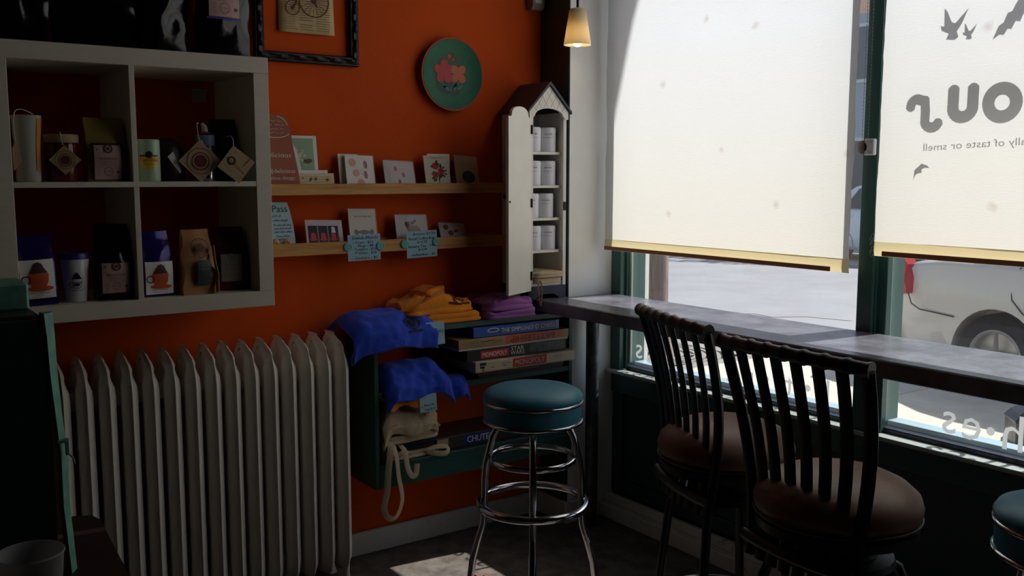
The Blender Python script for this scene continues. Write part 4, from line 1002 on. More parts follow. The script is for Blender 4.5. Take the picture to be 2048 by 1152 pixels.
for y, lab, ch in ((1.290, 'round tan pin-back button in front of the blue flyer, nearer the shelf', 'o'), (1.335, 'round tan pin-back button with a V mark, at the flyer corner', 'V')):
    t = thing('pin_button', lab, 'button', (.079, y, 1.253), group='tan pin-back buttons')
    obj('button_face', MB().lathe([(0, .006), (.008, .0055), (.013, .003), (.0145, 0), (.0135, -.001), (0, -.001)], (.0735, y, 1.268), 24, 'x'), mat('button_tan', (206, 160, 116), .3), t, smooth=50)
    Ink().text(ch, 0, -.006, .018).build(Frame((.0793, y, 1.268), (0, 1, 0), (0, 0, 1)), M_inkbr, t)
o, fr, w = card('greeting_card', 'wide card with three red mugs on black panels, lower ledge', 1.412, 1.558, LZ2, .120, .074, .040, mat('pinkish_paper', (214, 196, 204), .6), G2, th=.005, roll=R(-2))
Ink().rect(.008, .012, .045, .098).rect(.048, .012, .085, .098).rect(.088, .012, .128, .098).build(fr, M_ink, o, 'panel_print')
k = Ink()
for a in (.027, .067, .108): k.poly([(a - .011, .045), (a - .008, .071), (a + .008, .071), (a + .011, .045)]).disc(a, .045, .016, .004)
k.build(fr, mat('mug_red', (214, 50, 84), .6), o, 'mug_print', off=.001)
Ink().disc(.047, .052, .005).disc(.088, .052, .005).disc(.128, .052, .004).build(fr, mat('mouse_tan', (150, 110, 70), .6), o, 'mouse_print', off=.001)
Ink().poly([(.100, .072), (.102, .088), (.115, .088), (.117, .072)]).disc(.108, .088, .007).build(fr, M_inkw, o, 'cream_print', off=.0012)
o, fr, w = card('greeting_card', 'white card with a grey bear peeking up, lower ledge', 1.588, 1.700, LZ2, .155, .070, .034, mat('warm_white_paper', (214, 208, 198), .6), G2, th=.008, roll=R(-2))
Ink().disc(.060, .045, .044, .030, 24).disc(.027, .068, .009).disc(.092, .068, .009).build(fr, mat('bear_grey', (70, 66, 66), .6), o, 'bear_print')
Ink().disc(.042, .052, .010, .009).disc(.078, .052, .010, .009).build(fr, M_paperw, o, 'eye_print', off=.001)
Ink().disc(.043, .052, .005).disc(.077, .052, .005).text('you to bear it?', .056, .125, .011, width=.07).build(fr, M_ink, o, 'eye_dots', off=.0014); sleeve(o, fr, w, .155)
o, fr, w = card('greeting_card', 'white card with a brown leopard and a small dog, lower ledge', 1.786, 1.925, LZ2, .130, .074, .036, mat('lilac_paper', (206, 198, 202), .6), G2, th=.006, roll=R(-2))
Ink().poly([(.042, .10), (.062, .10), (.064, .085), (.09, .088), (.105, .08), (.112, .06), (.125, .045), (.13, .048), (.122, .056), (.11, .05), (.106, .03), (.098, .03), (.096, .055), (.068, .055), (.064, .032), (.056, .032), (.052, .07), (.046, .078)]).build(fr, mat('leopard_tan', (150, 112, 84), .6), o, 'leopard_print')
Ink().poly([(.040, .10), (.060, .104), (.062, .088), (.05, .08), (.042, .084)]).build(fr, M_inkbr, o, 'mane_print', off=.001)
Ink().disc(.075, .098, .010, .005, 12, .4).disc(.086, .106, .005).line([(.07, .092), (.068, .084)], .002).build(fr, M_ink, o, 'dog_print', off=.001); sleeve(o, fr, w, .13)
o, fr, w = card('greeting_card', 'dim card with brown circles at the right of the lower ledge', 1.985, 2.105, LZ2, .100, .076, .026, mat('lilac_paper', (206, 198, 202), .6), G2, th=.004, roll=R(-4))
Ink().disc(.03, .08, .013, .012).disc(.05, .055, .013, .012).disc(.07, .03, .013).disc(.075, .065, .012, .006, 12, .4).build(fr, mat('brown_dot', (150, 84, 60), .7), o)

def note(label, fr, w, h, lines, roll_text=0.0, group='blue handwritten notes', big=.014):
    q = [(0, 0), (w, 0), (w, h), (0, h)]
    mb = MB(); mb.add([fr(a, b, 0) for a, b in q] + [fr(a, b, -.0008) for a, b in q], [(0,1,2,3), (7,6,5,4)] + [(i, (i+1) % 4, 4 + (i+1) % 4, 4+i) for i in range(4)])
    o = tag(obj('price_note', mb, M_paperb), label, 'note', group)
    k = Ink()
    for s, a, b, z, wd in lines: k.text(s, a, b, z, align='l', width=wd)
    k.build(fr, mat('blue_black_ink', (26, 34, 60), .7), o, 'handwriting', off=.0008)
    return o
note('blue price note headed delish merch, clipped to lower ledge front', Frame((.0995, 1.560, 1.188), (0, 1, .015), (.0, -.01, 1)), .135, .098,
     [('Delish Merch', .018, .080, .016, .105), ('- Totes - $15', .020, .064, .013, .085), ('- Mugs - $8', .030, .051, .013, .075), ('- Tumblers - $11', .018, .038, .013, .095), ('- 7" Discs - $16', .018, .024, .013, .10), ('- Stickers - $1', .016, .005, .013, .105)])
note('blue price note listing retail coffee bags, clipped farther right on ledge', Frame((.0995, 1.810, 1.186), (0, 1, .03), (.0, -.02, 1)), .136, .104,
     [('Buttons $1.00', .028, .088, .013, .10), ('Retail Coffee Bags', .008, .070, .014, .12), ('$13.75', .045, .056, .013, .045), ('Banana Tea - TIN', .006, .040, .014, .122), ('$12.00', .05, .027, .012, .04), ('- Stuffed Bear - $6', .010, .007, .013, .115)])
M_pin = mat('aqua_magnet', (130, 196, 190), .3)
for y, z, lab in ((1.559, 1.242, 'aqua round clip button at left edge of the merch note'), (1.694, 1.241, 'aqua round clip button at right edge of the merch note'), (1.799, 1.2435, 'aqua round clip button at left edge of the coffee bag note'), (1.940, 1.248, 'aqua round clip button at right edge of the coffee bag note')):
    t = thing('clip_button', lab, 'button', (.101, y, z - .016), group='aqua clip buttons on the ledge')
    obj('button_rim', MB().lathe([(.0165, 0), (.0165, .003), (.014, .0055), (.0125, .0045), (0, .004), (0, 0)], (.1005, y, z), 28, 'x'), M_pin, t, smooth=40)
    obj('button_face', MB().lathe([(0, .0048), (.0115, .0046), (.012, .0035)], (.1005, y, z), 24, 'x'), mat('aqua_face', (104, 172, 170), .4), t, smooth=40)

# small sensor box high on the dark pillar
sb = thing('alarm_sensor', 'small grey alarm sensor high in the dark corner', 'sensor', (.07, 2.47, 2.19))
obj('sensor_body', MB().prism([(.0015, 2.20), (.035, 2.20), (.045, 2.215), (.045, 2.33), (.0015, 2.33)], 'y', 2.455, 2.515), mat('sensor_grey', (150, 146, 138), .5), sb)
obj('sensor_lens', MB().box(.044, .048, 2.468, 2.502, 2.225, 2.262, .002), M_paperw, sb)

# ------------------------------------------------------------------ birdhouse-shaped tea cupboard
KX0, KX1, KY0, KY1, KZ0 = .012, .205, 2.318, 2.505, CT + .0005
cp = thing('birdhouse_cupboard', 'tall cream cupboard with pitched birdhouse roof and open door', 'cupboard', (.11, 2.41, KZ0))
obj('base_plinth', MB().prism([(KY0 - .004, KZ0 + .055), (KY1 + .004, KZ0 + .055), (KY1 + .004, KZ0), (KY1 - .03, KZ0), (KY1 - .045, KZ0 + .012), (KY1 - .06, KZ0 + .02), (KY0 + .06, KZ0 + .02), (KY0 + .045, KZ0 + .012), (KY0 + .03, KZ0), (KY0 - .004, KZ0)], 'x', KX0, KX1 + .004), M_cupd, cp)
obj('back_panel', MB().box(KX0, KX0 + .008, KY0, KY1, KZ0 + .055, 1.76), M_cupw, cp)
for y in (KY0, KY1 - .011): obj('side_panel', MB().box(KX0 + .008, KX1, y, y + .011, KZ0 + .055, 1.765, .001), M_cupw, cp)
for y in (KY0, KY1 - .016): obj('front_stile', MB().box(KX1, KX1 + .008, y, y + .016, KZ0 + .055, 1.74, .001), M_cupw, cp)
obj('floor_board', MB().box(KX0 + .008, KX1, KY0 + .011, KY1 - .011, KZ0 + .055, KZ0 + .066), M_cupw, cp)
SHZ = (1.603, 1.466, 1.332, 1.198)
for z in SHZ: obj('shelf_board', MB().box(KX0 + .008, KX1 - .012, KY0 + .011, KY1 - .011, z - .011, z, .001), M_cupw, cp)
yc = (KY0 + KY1)/2; yl, yr = KY0 - .006, KY1 + .006
archp = [(yl, 1.735), (yl + .014, 1.735), (yl + .022, 1.742)] + [(yc + .072*math.cos(a), 1.748 + .030*math.sin(a)) for a in [math.pi - j*math.pi/10 for j in range(11)]] + [(yr - .022, 1.742), (yr - .014, 1.735), (yr, 1.735), (yr, 1.765), (yc, 1.868), (yl, 1.765)]
obj('gable', MB().prism(archp, 'x', KX1 + .001, KX1 + .012), M_cupw, cp)
gf = Frame((KX1 + .012, yc, 1.77), (0, 1, 0), (0, 0, 1))
def inside(a, b): return b < .092 - abs(a)*1.0 and b > -.004 and abs(a) < .095 and (abs(a) > .072 or b > -.02 + .03*math.sqrt(max(0, 1 - (a/.072)**2)))
k = Ink()
for s in (-1, 1):
    for j in range(-7, 8):
        pts = []
        for i in range(61):
            b_ = -.03 + .13*i/60; a_ = j*.034 + s*(b_)*.62
            if inside(a_, b_ - 0): pts.append((a_, b_))
            else:
                if len(pts) > 1: k.line([pts[0], pts[-1]], .0011)
                pts = []
        if len(pts) > 1: k.line([pts[0], pts[-1]], .0011)
k.build(gf, mat('scored_line', (110, 100, 88), .7), cp, 'scored_diamonds', off=.0003)
for s in (-1, 1):   # two pitched roof boards
    e = (KY0 - .018) if s < 0 else (KY1 + .018)
    q = [(yc, 1.872), (e, 1.757), (e, 1.768), (yc, 1.886)]
    obj('roof_board', MB().prism(q, 'x', KX0, KX1 + .022), M_roof, cp)
hx, hy = KX1 + .010, KY0 - .001
dfr = Frame((hx, hy, 0), (.30 - hx, 2.137 - hy, 0), (0, 0, 1))      # r runs from hinge to free edge
dw = .187
top = [(0, 1.735), (.020, 1.735), (.026, 1.742)] + [(.0935 + .066*math.cos(a), 1.748 + .028*math.sin(a)) for a in [math.pi - j*math.pi/10 for j in range(11)]] + [(dw - .026, 1.742), (dw - .02, 1.735), (dw, 1.735)]
ol = [(0, KZ0 + .04)] + top + [(dw, KZ0 + .04)]
n = len(ol); mb = MB(); mb.add([dfr(a, b, -.006) for a, b in ol] + [dfr(a, b, .006) for a, b in ol], [tuple(range(n)), tuple(range(2*n-1, n-1, -1))] + [(i, (i+1) % n, n + (i+1) % n, n+i) for i in range(n)])
dr = obj('door', mb, M_cupw, cp)
mb = MB()
for side in (-.0075, .0075): pass
q = [(dw - .012, 1.40), (dw - .006, 1.40), (dw - .006, 1.408), (dw - .012, 1.408)]
mb.add([dfr(a, b, -.0062) for a, b in q] + [dfr(a, b, -.009) for a, b in q], [(0,1,2,3), (7,6,5,4)] + [(i, (i+1) % 4, 4 + (i+1) % 4, 4+i) for i in range(4)])
obj('catch_plate', mb, M_blk, dr)
obj('door_knob', MB().tube([dfr(dw - .02, 1.425, .006), dfr(dw - .02, 1.425, .016), dfr(dw - .02, 1.425, .026)], [.004, .004, .009], 10), M_blk, dr, smooth=50)
for z in (1.69, 1.395, 1.098):
    obj('hinge', MB().box(hx - .004, hx + .009, hy - .008, hy + .008, z - .018, z + .018, .001).tube([(hx + .009, hy, z - .018), (hx + .009, hy, z + .018)], .0035, 8), mat('hinge_brown', (44, 32, 28), .4, metal=.5), cp)
obj('latch', MB().box(KX1 + .008, KX1 + .013, KY1 - .014, KY1 - .004, 1.362, 1.398, .001).box(KX1 + .012, KX1 + .020, KY1 - .020, KY1 - .010, 1.372, 1.386, .001), mat('hinge_brown', (44, 32, 28), .4), cp)
def tin(label, y, z, txt, x=.152):
    t = thing('tea_tin', label, 'tin', (x, y, z), group='white tea tins in the cupboard')
    obj('tin_body', MB().lathe([(0, 0), (.034, 0), (.0365, .003), (.0365, .082)], (x, y, z + .0005), 32, cap=True), M_tin, t, smooth=40)
    obj('tin_lid', MB().lathe([(.0372, .080), (.0372, .094), (.034, .100), (0, .101)], (x, y, z), 32), M_tin, t, smooth=40)
    f = lambda a, b, o: Vector((x + .0371*math.cos(a/.0371 - R(28)), y + .0371*math.sin(a/.0371 - R(28)), z + b))
    Ink().text(txt, 0, .070, .008, width=.036).build(f, M_ink, t)
    k = Ink().rect(-.022, .058, -.004, .0588, 4).rect(.004, .058, .022, .0588, 4).disc(0, .058, .0018)
    k.build(f, M_inkbr, t, 'rule_line')
TN = ['JASMINE GREEN', 'LEMON GINGER', 'PEPPERMINT', 'EARL GREY', 'ROOIBOS', 'CHAI JASMINE', 'HIBISCUS', 'OOLONG']
ORD = ('top', 'second', 'third', 'lowest')
for i, z in enumerate(SHZ):
    ya, yb = ((2.372, 2.450), (2.372, 2.449), (2.362, 2.438), (2.374, 2.450))[i]
    tin('white tea tin nearest the hinge on the %s cupboard shelf' % ORD[i], ya, z, TN[2*i])
    tin('white tea tin nearest the window on the %s cupboard shelf' % ORD[i], yb, z, TN[2*i+1])

# ------------------------------------------------------------------ cloth helpers
def outline(w, d, r, n=44):
    pts = []
    for k in range(n):
        a = 2*math.pi*k/n; c, s = math.cos(a), math.sin(a); e = 2/6.0
        pts.append((math.copysign(abs(c)**e, c)*w/2, math.copysign(abs(s)**e, s)*d/2))
    return pts
def folded(name, parent, cx, cy, z, wy, dx, h, m, seed=0, rot=0.0, wr=.006, roof=None):
    base = outline(dx, wy, .02, 72); rings = []
    lev = [(.965, 0), (.995, h*.14), (1.0, h*.3), (.972, h*.44), (.966, h*.5), (.99, h*.6), (.995, h*.78), (.98, h*.93), (.945, h), (.87, h*1.03), (.77, h*1.04), (.66, h*1.05), (.54, h*1.05), (.42, h*1.05), (.3, h*1.06), (.18, h*1.06), (.06, h*1.06), (.005, h*1.06)]
    c, s = math.cos(rot), math.sin(rot)
    for q, hz in lev:
        ring = []
        for (a, b) in base:
            p = Vector((a*q*14 + seed, b*q*9, hz*30)); k = noise.noise(p*.9)*wr; k2 = noise.noise(p*2.1 + Vector((3, 3, 3)))*wr*.5
            cr = (.35 - abs(noise.noise(Vector((a*q*16 + b*q*9 + seed, b*q*22 - a*q*10, seed*.7)))))*wr*1.5 + (.3 - abs(noise.noise(Vector((a*q*30 - b*q*18, b*q*38 + seed, 4)))))*wr*.6
            x, y = a*q + k*.9 + cr*.25, b*q + k2
            top = max(0.0, min(1.0, (hz/h - .55)/.4))
            zz = z + max(.001, hz + (k + k2 + cr)*top + k*.2*(1-top)) + (roof(a*q, b*q)*min(1, hz/h) if roof else 0)
            ring.append((cx + x*c - y*s, cy + x*s + y*c, zz))
        rings.append(ring)
    return obj(name, MB().loft(rings), m, parent, smooth=80)

from mathutils.bvhtree import BVHTree
def print_on(k, shirt, origin, r, u, m, name='shirt_print'):      # lay a flat print onto a crumpled cloth
    off = WO[shirt.name]; tr = BVHTree.FromPolygons([v.co for v in shirt.data.vertices], [tuple(p.vertices) for p in shirt.data.polygons])
    r, u = Vector(r).normalized(), Vector(u).normalized(); n = r.cross(u)
    def f(a, b, o):
        p = Vector(origin) + r*a + u*b
        h = tr.ray_cast(p + n*.2 - off, -n)
        return (h[0] + off + n*(.002 + o)) if h[0] is not None else p
    return k.build(f, m, shirt, name)

# folded canvas bags at the foot of the cupboard
tb = thing('folded_tote_bag', 'folded canvas bag with green print at the cupboard bottom', 'tote bag', (.13, 2.41, KZ0 + .067), group='folded canvas bags in the cupboard')
tb2 = thing('folded_tote_bag', 'folded natural canvas bag, lower one at the cupboard bottom', 'tote bag', (.13, 2.41, KZ0 + .067), group='folded canvas bags in the cupboard')
folded('folded_canvas', tb2, .128, 2.412, KZ0 + .067, .155, .195, .020, M_tote, 3, 0, .006)
obj('strap', MB().tube(smooth_path([(.21, 2.345, KZ0 + .085), (.235, 2.343, KZ0 + .075), (.240, 2.346, KZ0 + .02), (.241, 2.352, KZ0 - .022), (.241, 2.358, KZ0 + .0), (.238, 2.36, KZ0 + .06), (.215, 2.362, KZ0 + .082)]), .006, 6, flat=.25), M_tote, tb2, smooth=60)
folded('folded_canvas', tb, .130, 2.415, KZ0 + .090, .165, .20, .022, M_tote, 13, .05, .007)
folded('printed_flap', tb, .150, 2.375, KZ0 + .108, .055, .10, .010, mat('green_print_canvas', (70, 130, 96), .9, var=.8, vscale=30, col2=(206, 184, 152)), 23, .1, .004)

# ------------------------------------------------------------------ bookcase
BX, BY0, BY1, BZ0, BZ1 = .234, 1.590, 2.527, .335, .938
bk = thing('low_bookcase', 'dark green open-backed bookcase fixed low on the orange wall', 'bookcase', (.12, 2.06, BZ0))
obj('top_board', MB().box(.002, BX, BY0, BY1, BZ1 - .022, BZ1, .0015), M_bookc, bk)
for y in (BY0, BY1 - .018): obj('side_board', MB().box(.002, BX, y, y + .018, BZ0, BZ1 - .0225, .0015), M_bookc, bk)
obj('shelf_board', MB().box(.002, BX - .002, BY0 + .018, BY1 - .018, .682, .704, .0015), M_bookc, bk)
obj('bottom_board', MB().box(.002, BX - .002, BY0 + .018, BY1 - .018, .405, .427, .0015), M_bookc, bk)
obj('kick_board', MB().box(BX - .02, BX - .003, BY0 + .018, BY1 - .018, BZ0, .404, .0015), M_bookc, bk)

# board game boxes
def game(name, label, x0, x1, y0, y1, z0, z1, mlid, mbase, prints, lip=.7, yaw=0.0):
    t = thing(name, label, 'board game', ((x0+x1)/2, (y0+y1)/2, z0), group='board game boxes in the bookcase')
    zs = z0 + (z1-z0)*(1-lip)
    b = obj('box_base', MB().box(x0 + .003, x1 - .003, y0 + .003, y1 - .003, z0, zs + .002, .001), mbase, t)
    l = obj('box_lid', MB().box(x0, x1, y0, y1, zs, z1, .0015), mlid, t)
    fr = Frame((x1, y0, zs), (0, 1, 0), (0, 0, 1))
    for k, m, off in prints(fr, y1-y0, z1-zs): k.build(fr, m, l, 'print', off=off)
    return t
Mb = lambda n, c, **k: mat(n, c, .45, **k)
def p5(fr, w, h): return [(Ink().text('CLASSIC', w*.18, h*.15, h*.9, width=w*.25), Mb('dull_red_print', (140, 46, 40)), .0008), (Ink().rect(w*.36, h*.2, w*.75, h*.8), Mb('dull_green_print', (60, 70, 56)), .0006)]
game('game_box', 'worn dark board game at the bottom of the stack', .02, .240, 2.045, 2.475, .7045, .736, Mb('worn_brown_box', (70, 44, 34), var=.4, vscale=14), Mb('box_dark', (40, 30, 26)), p5)
def pm(fr, w, h):
    return [(Ink().rect(w*.36, h*.06, w*.70, h*.94), M_inkr, .0005), (Ink().text('MONOPOLY', w*.53, h*.22, h*.82, width=w*.30), Mb('silver_print', (206, 196, 196)), .001),
            (Ink().rect(w*.04, h*.62, w*.10, h*.9).rect(w*.04, h*.35, w*.085, h*.55).ring(w*.07, h*.2, h*.12, h*.05).text('PARKER', w*.16, h*.3, h*.16).text('Championship', w*.285, h*.58, h*.2).text('Edition', w*.285, h*.32, h*.2).text('Property Trading', w*.82, h*.62, h*.16).text('Game from', w*.82, h*.42, h*.16), M_ink, .0008)]
game('game_box', 'cream Monopoly board game box sticking out of the stack', .02, .275, 2.010, 2.507, .7365, .780, Mb('cream_box', (206, 190, 158), var=.15, vscale=8), Mb('cream_box', (206, 190, 158)), pm, lip=.92)
def ps(fr, w, h):
    return [(Ink().rect(w*.13, h*.08, w*.40, h*.80), M_inkr, .0005), (Ink().text('MONOPOLY', w*.265, h*.22, h*.62, width=w*.24), M_inkw, .001), (Ink().text('STAR', w*.49, h*.50, h*.56, width=w*.13).text('WARS', w*.49, h*.08, h*.56, width=w*.14), M_inkw, .0008),
            (Ink().rect(w*.62, h*.04, w*.98, h*.96), mat('starfield_print', (84, 88, 100), .4, var=.8, vscale=60, col2=(30, 30, 36)), .0005)]
game('game_box', 'black Star Wars Monopoly board game box in the stack', .02, .252, 1.985, 2.480, .7805, .826, Mb('black_box', (20, 20, 24)), Mb('black_box', (20, 20, 24)), ps, lip=.9)
def pb(fr, w, h):
    return [(Ink().rect(w*.41, h*.02, w*.94, h*.98), Mb('battle_orange', (200, 84, 46)), .0005), (Ink().text('BATTLESHIP', w*.66, h*.12, h*.95, width=w*.42, flipv=True), Mb('battle_brown', (104, 30, 22)), .001),
            (Ink().text('GAME', w*.335, h*.3, h*.5, width=w*.08, flipv=True), Mb('battle_brown2', (150, 60, 40)), .001), (Ink().line([(w*.2, h*.6), (w*.31, h*.66)], .003).line([(w*.24, h*.5), (w*.26, h*.72)], .003), M_inkbr, .0008)]
game('game_box', 'tan Battleship board game box lying upside down', .02, .255, 1.945, 2.490, .8265, .870, Mb('tan_box', (170, 136, 96), var=.4, vscale=9), Mb('white_box', (200, 196, 186)), pb, lip=.8)
def pc(fr, w, h):
    return [(Ink().text('THE SIMPSONS', w*.485, h*.28, h*.62, width=w*.34).text('3-D CHESS', w*.80, h*.30, h*.66, width=w*.29).disc(w*.22, h*.62, w*.065, h*.22), M_inkw, .001), (Ink().rect(w*.96, h*.1, w*.99, h*.95), Mb('light_blue_print', (110, 150, 200)), .0006),
            (Ink().disc(w*.22, h*.62, w*.055, h*.15), Mb('box_blue_dark', (30, 60, 140)), .0014)]
game('game_box', 'blue Simpsons 3-D Chess game box on top of the stack', .02, .248, 2.018, 2.445, .8705, .912, Mb('chess_blue', (34, 82, 168)), Mb('chess_blue', (34, 82, 168)), pc, lip=.97)
def pcl(fr, w, h):
    return [(Ink().rect(w*.2, h*.1, w*.42, h*.95), Mb('clue_navy', (34, 44, 110)), .0005), (Ink().rect(w*.62, h*.1, w*.78, h*.95), Mb('clue_navy', (34, 44, 110)), .0005), (Ink().text('CHUTES', w*.32, h*.25, h*.75, width=w*.19), M_inkw, .001), (Ink().rect(w*.01, h*.1, w*.09, h*.9), M_kraftcard, .0006), (Ink().text('LADDERS', w*.70, h*.3, h*.6, width=w*.13), M_paperb, .001)]
game('game_box', 'dark board game box alone on the bookcase bottom shelf', .015, .215, 1.862, 2.500, .4275, .484, Mb('brown_black_box', (58, 46, 38)), Mb('box_dark', (40, 30, 26)), pcl, lip=.85)

# shirts
def drape(label, name, path, y0, y1, m, seed, wr=.012, edge=(.04, .02), th=.012, cat='shirt', group='folded shop T-shirts', nu=44, nv=48, skew=None, logo=None):
    import bisect
    L = [0]
    for p, q in zip(path, path[1:]): L.append(L[-1] + math.hypot(q[0]-p[0], q[1]-p[1]))
    def pathpt(v):
        s = v*L[-1]; i = min(len(path)-2, max(0, bisect.bisect_right(L, s) - 1)); k = (s - L[i])/(L[i+1]-L[i]); k2 = k
        return path[i][0] + (path[i+1][0]-path[i][0])*k2, path[i][1] + (path[i+1][1]-path[i][1])*k2
    def f(u, v, off=0):
        x, z = pathpt(v)
        ya = y0 + (skew[0]*v if skew else 0); yb = y1 + (skew[1]*v if skew else 0)
        y = ya + (yb-ya)*u
        p = Vector((y*16 + seed, v*L[-1]*12, seed*.37))
        k = wr*(noise.noise(p) + .5*noise.noise(p*2.3 + Vector((4, 2, 9))) + .3*noise.noise(Vector((y*40 + seed, v*3, 2))) + .5*noise.noise(Vector((y*26 + v*6 + seed, v*3 - y*6, 5))))
        dl = max(0, 1 - u/.18); dr = max(0, 1 - (1-u)/.14)
        drop = edge[0]*dl*dl + edge[1]*dr*dr
        return (x + k*.7 + off - drop*.1 + .01*math.sin(u*7 + seed)*v, y + k*.5, z + k*.6*(1-v*.5) - drop + (.008*math.sin(u*9 + seed*2) if v > .9 else 0) + off*.7)
    mb = MB().grid(f, nu, nv)
    o = tag(obj(name, mb, m, smooth=80), label, cat, group); solid(o, th, -1)
    if logo:
        k = Ink(); lu, lv, s = logo
        k.disc(0, 0, s*.5, s*.55).ring(0, 0, s*.8, s*.14, 16).rect(-s*.9, -s*1.2, s*.9, -s*.95, 4)
        k.build(lambda a, b, o_: Vector(f(lu + a/(y1-y0), lv - b/L[-1], .003)), mat('dark_shirt_print', (24, 26, 52), .8), o, 'shirt_print')
    return o
GT = 'folded shop T-shirts'
drape('royal blue T-shirt draped over the left corner of the bookcase top', 'draped_shirt', [(.03, .965), (.08, .995), (.15, 1.008), (.215, .992), (.258, .962), (.274, .928), (.279, .895), (.277, .87)], 1.497, 1.842, M_blueT, 11, .014, (.045, .015), .016, logo=(.72, .72, .034))
t = thing('folded_shirt', 'crumpled orange T-shirt on top of the orange shirt pile', 'shirt', (.14, 1.90, .975), group=GT)
fb = folded('folded_body', t, .130, 1.885, .977, .315, .205, .03, M_orT, 5, .06, .020, roof=lambda a, b: .055*max(0, 1 - abs(b - .0)/.15)*(1 - (a+.1)*2.5))
folded('rolled_sleeve', t, .095, 1.90, 1.040, .13, .10, .025, M_orT, 15, .5, .012)
k = Ink().disc(0, 0, .022, .016).ring(0, 0, .03, .006, 14).line([(-.05, -.022), (-.02, -.028), (.05, -.022)], .006)
print_on(k, fb, (.20, 1.965, 1.02), (0, 1, 0), (-.6, 0, .8), mat('dark_orange_print', (60, 30, 20), .8))
t = thing('folded_shirt', 'flat folded orange T-shirt at the bottom of the orange pile', 'shirt', (.14, 1.92, .938), group=GT)
folded('folded_body', t, .135, 1.915, .9395, .33, .205, .034, M_orT, 8, -.04, .010)
t = thing('folded_shirt', 'purple T-shirt on top of the purple pile beside the cupboard', 'shirt', (.14, 2.24, .965), group=GT)
fb = folded('folded_body', t, .160, 2.195, .972, .235, .215, .032, M_puT, 35, .05, .016, roof=lambda a, b: .016*max(0, 1 - abs(b)/.13))
t2 = Ink().ring(0, .012, .022, .005, 16).ring(0, .012, .012, .004, 12).line([(-.07, -.01), (-.03, -.015)], .012).line([(-.06, -.03), (-.04, -.03)], .01)
print_on(t2, fb, (.21, 2.215, 1.02), (0, 1, 0), (-.7, 0, .7), mat('dark_purple_print', (70, 36, 84), .8))
t = thing('folded_shirt', 'lower folded purple T-shirt under the printed purple one', 'shirt', (.14, 2.24, .938), group=GT)
folded('folded_body', t, .158, 2.200, .9395, .245, .225, .030, M_puT, 39, -.03, .009)
t = thing('folded_shirt', 'black folded T-shirt squeezed between orange and purple piles', 'shirt', (.12, 2.08, .938), group=GT)
folded('folded_body', t, .115, 2.078, .9395, .05, .20, .055, M_blkcloth, 45, .1, .008)
fr = Frame((.262, 1.800, .868), (0, 1, .0), (.0, -.05, 1))
note('pale blue size note tucked under the draped blue T-shirt', fr, .080, .088, [("men's", .030, .046, .022, .045)])
drape('royal blue T-shirt heaped on the bookcase middle shelf', 'draped_shirt', [(.06, .735), (.10, .780), (.15, .800), (.20, .788), (.248, .752), (.266, .71), (.272, .675)], 1.628, 1.895, M_blueT, 51, .016, (.05, .03), .020, skew=(.0, .02))
drape('blue T-shirt sleeve hanging off the bookcase middle shelf', 'draped_shirt', [(.12, .712), (.18, .728), (.225, .72), (.246, .695), (.25, .652)], 1.905, 1.985, M_blueT, 61, .008, (.02, .02), .010, nu=10, skew=(.02, .03))
drape('orange T-shirt hem hanging under the heaped blue shirt', 'draped_shirt', [(.10, .714), (.20, .714), (.236, .713), (.250, .694), (.254, .640)], 1.640, 1.800, M_orT, 71, .007, (.0, .045), .008, nu=14)
note('pale blue price note hanging beneath the heaped blue shirt', Frame((.262, 1.768, .612), (0, 1, .03), (0, -.06, 1)), .074, .068, [('Mens XL', .018, .022, .013, .045), ('bags $10', .02, .006, .011, .045)])
# canvas tote heap on the bottom shelf
GB = 'canvas tote bags on the bottom shelf'
zz = .4275
for i, (h, wy, dx, lab, m) in enumerate(((.030, .24, .20, 'lowest natural canvas tote in the bottom shelf heap', M_tote), (.024, .22, .20, 'black cotton tote near the bottom of the canvas heap', M_blkcloth), (.034, .25, .21, 'creased canvas tote in the middle of the shelf heap', M_tote), (.020, .21, .20, 'thin black tote under the topmost canvas bag', M_blkcloth))):
    t = thing('folded_tote_bag', lab, 'tote bag', (.12, 1.75, zz), group=GB)
    folded('folded_canvas', t, .122, 1.755 + .008*(i % 2), zz, wy, dx, h, m, 80 + 9*i, .05*(-1)**i, .007)
    if i == 0: obj('strap', MB().tube(smooth_path([(.21, 1.80, zz + .02), (.235, 1.84, zz + .012), (.245, 1.885, zz + .004), (.240, 1.905, zz + .018), (.235, 1.885, zz + .032), (.225, 1.84, zz + .03), (.21, 1.80, zz + .028)]), .011, 6, flat=.2, up=(0, 0, 1)), M_tote, t, smooth=60)
    if i == 2:
        obj('strap', MB().tube(smooth_path([(.20, 1.665, zz + .02), (.25, 1.645, zz + .0), (.262, 1.628, zz - .09), (.262, 1.622, zz - .16), (.262, 1.608, zz - .22), (.263, 1.625, zz - .262), (.264, 1.66, zz - .262), (.264, 1.685, zz - .20), (.262, 1.672, zz - .11), (.258, 1.665, zz - .03), (.21, 1.672, zz + .015)]), .012, 8, flat=.12, up=(0, 1, 0)), M_tote, t, smooth=60)
        obj('strap', MB().tube(smooth_path([(.20, 1.70, zz + .0), (.25, 1.705, zz - .02), (.262, 1.71, zz - .08), (.264, 1.725, zz - .115), (.263, 1.745, zz - .115), (.262, 1.752, zz - .075)]), .011, 8, flat=.14, up=(0, 1, 0)), M_tote, t, smooth=60)
    zz += h*1.07 + .004
drape('topmost canvas tote flopping forward over the shelf heap', 'tote_bag', [(.04, zz + .03), (.10, zz + .075), (.17, zz + .078), (.225, zz + .05), (.245, zz + .0), (.24, zz - .03)], 1.622, 1.865, M_tote, 91, .012, (.05, .02), .012, 'tote bag', GB)

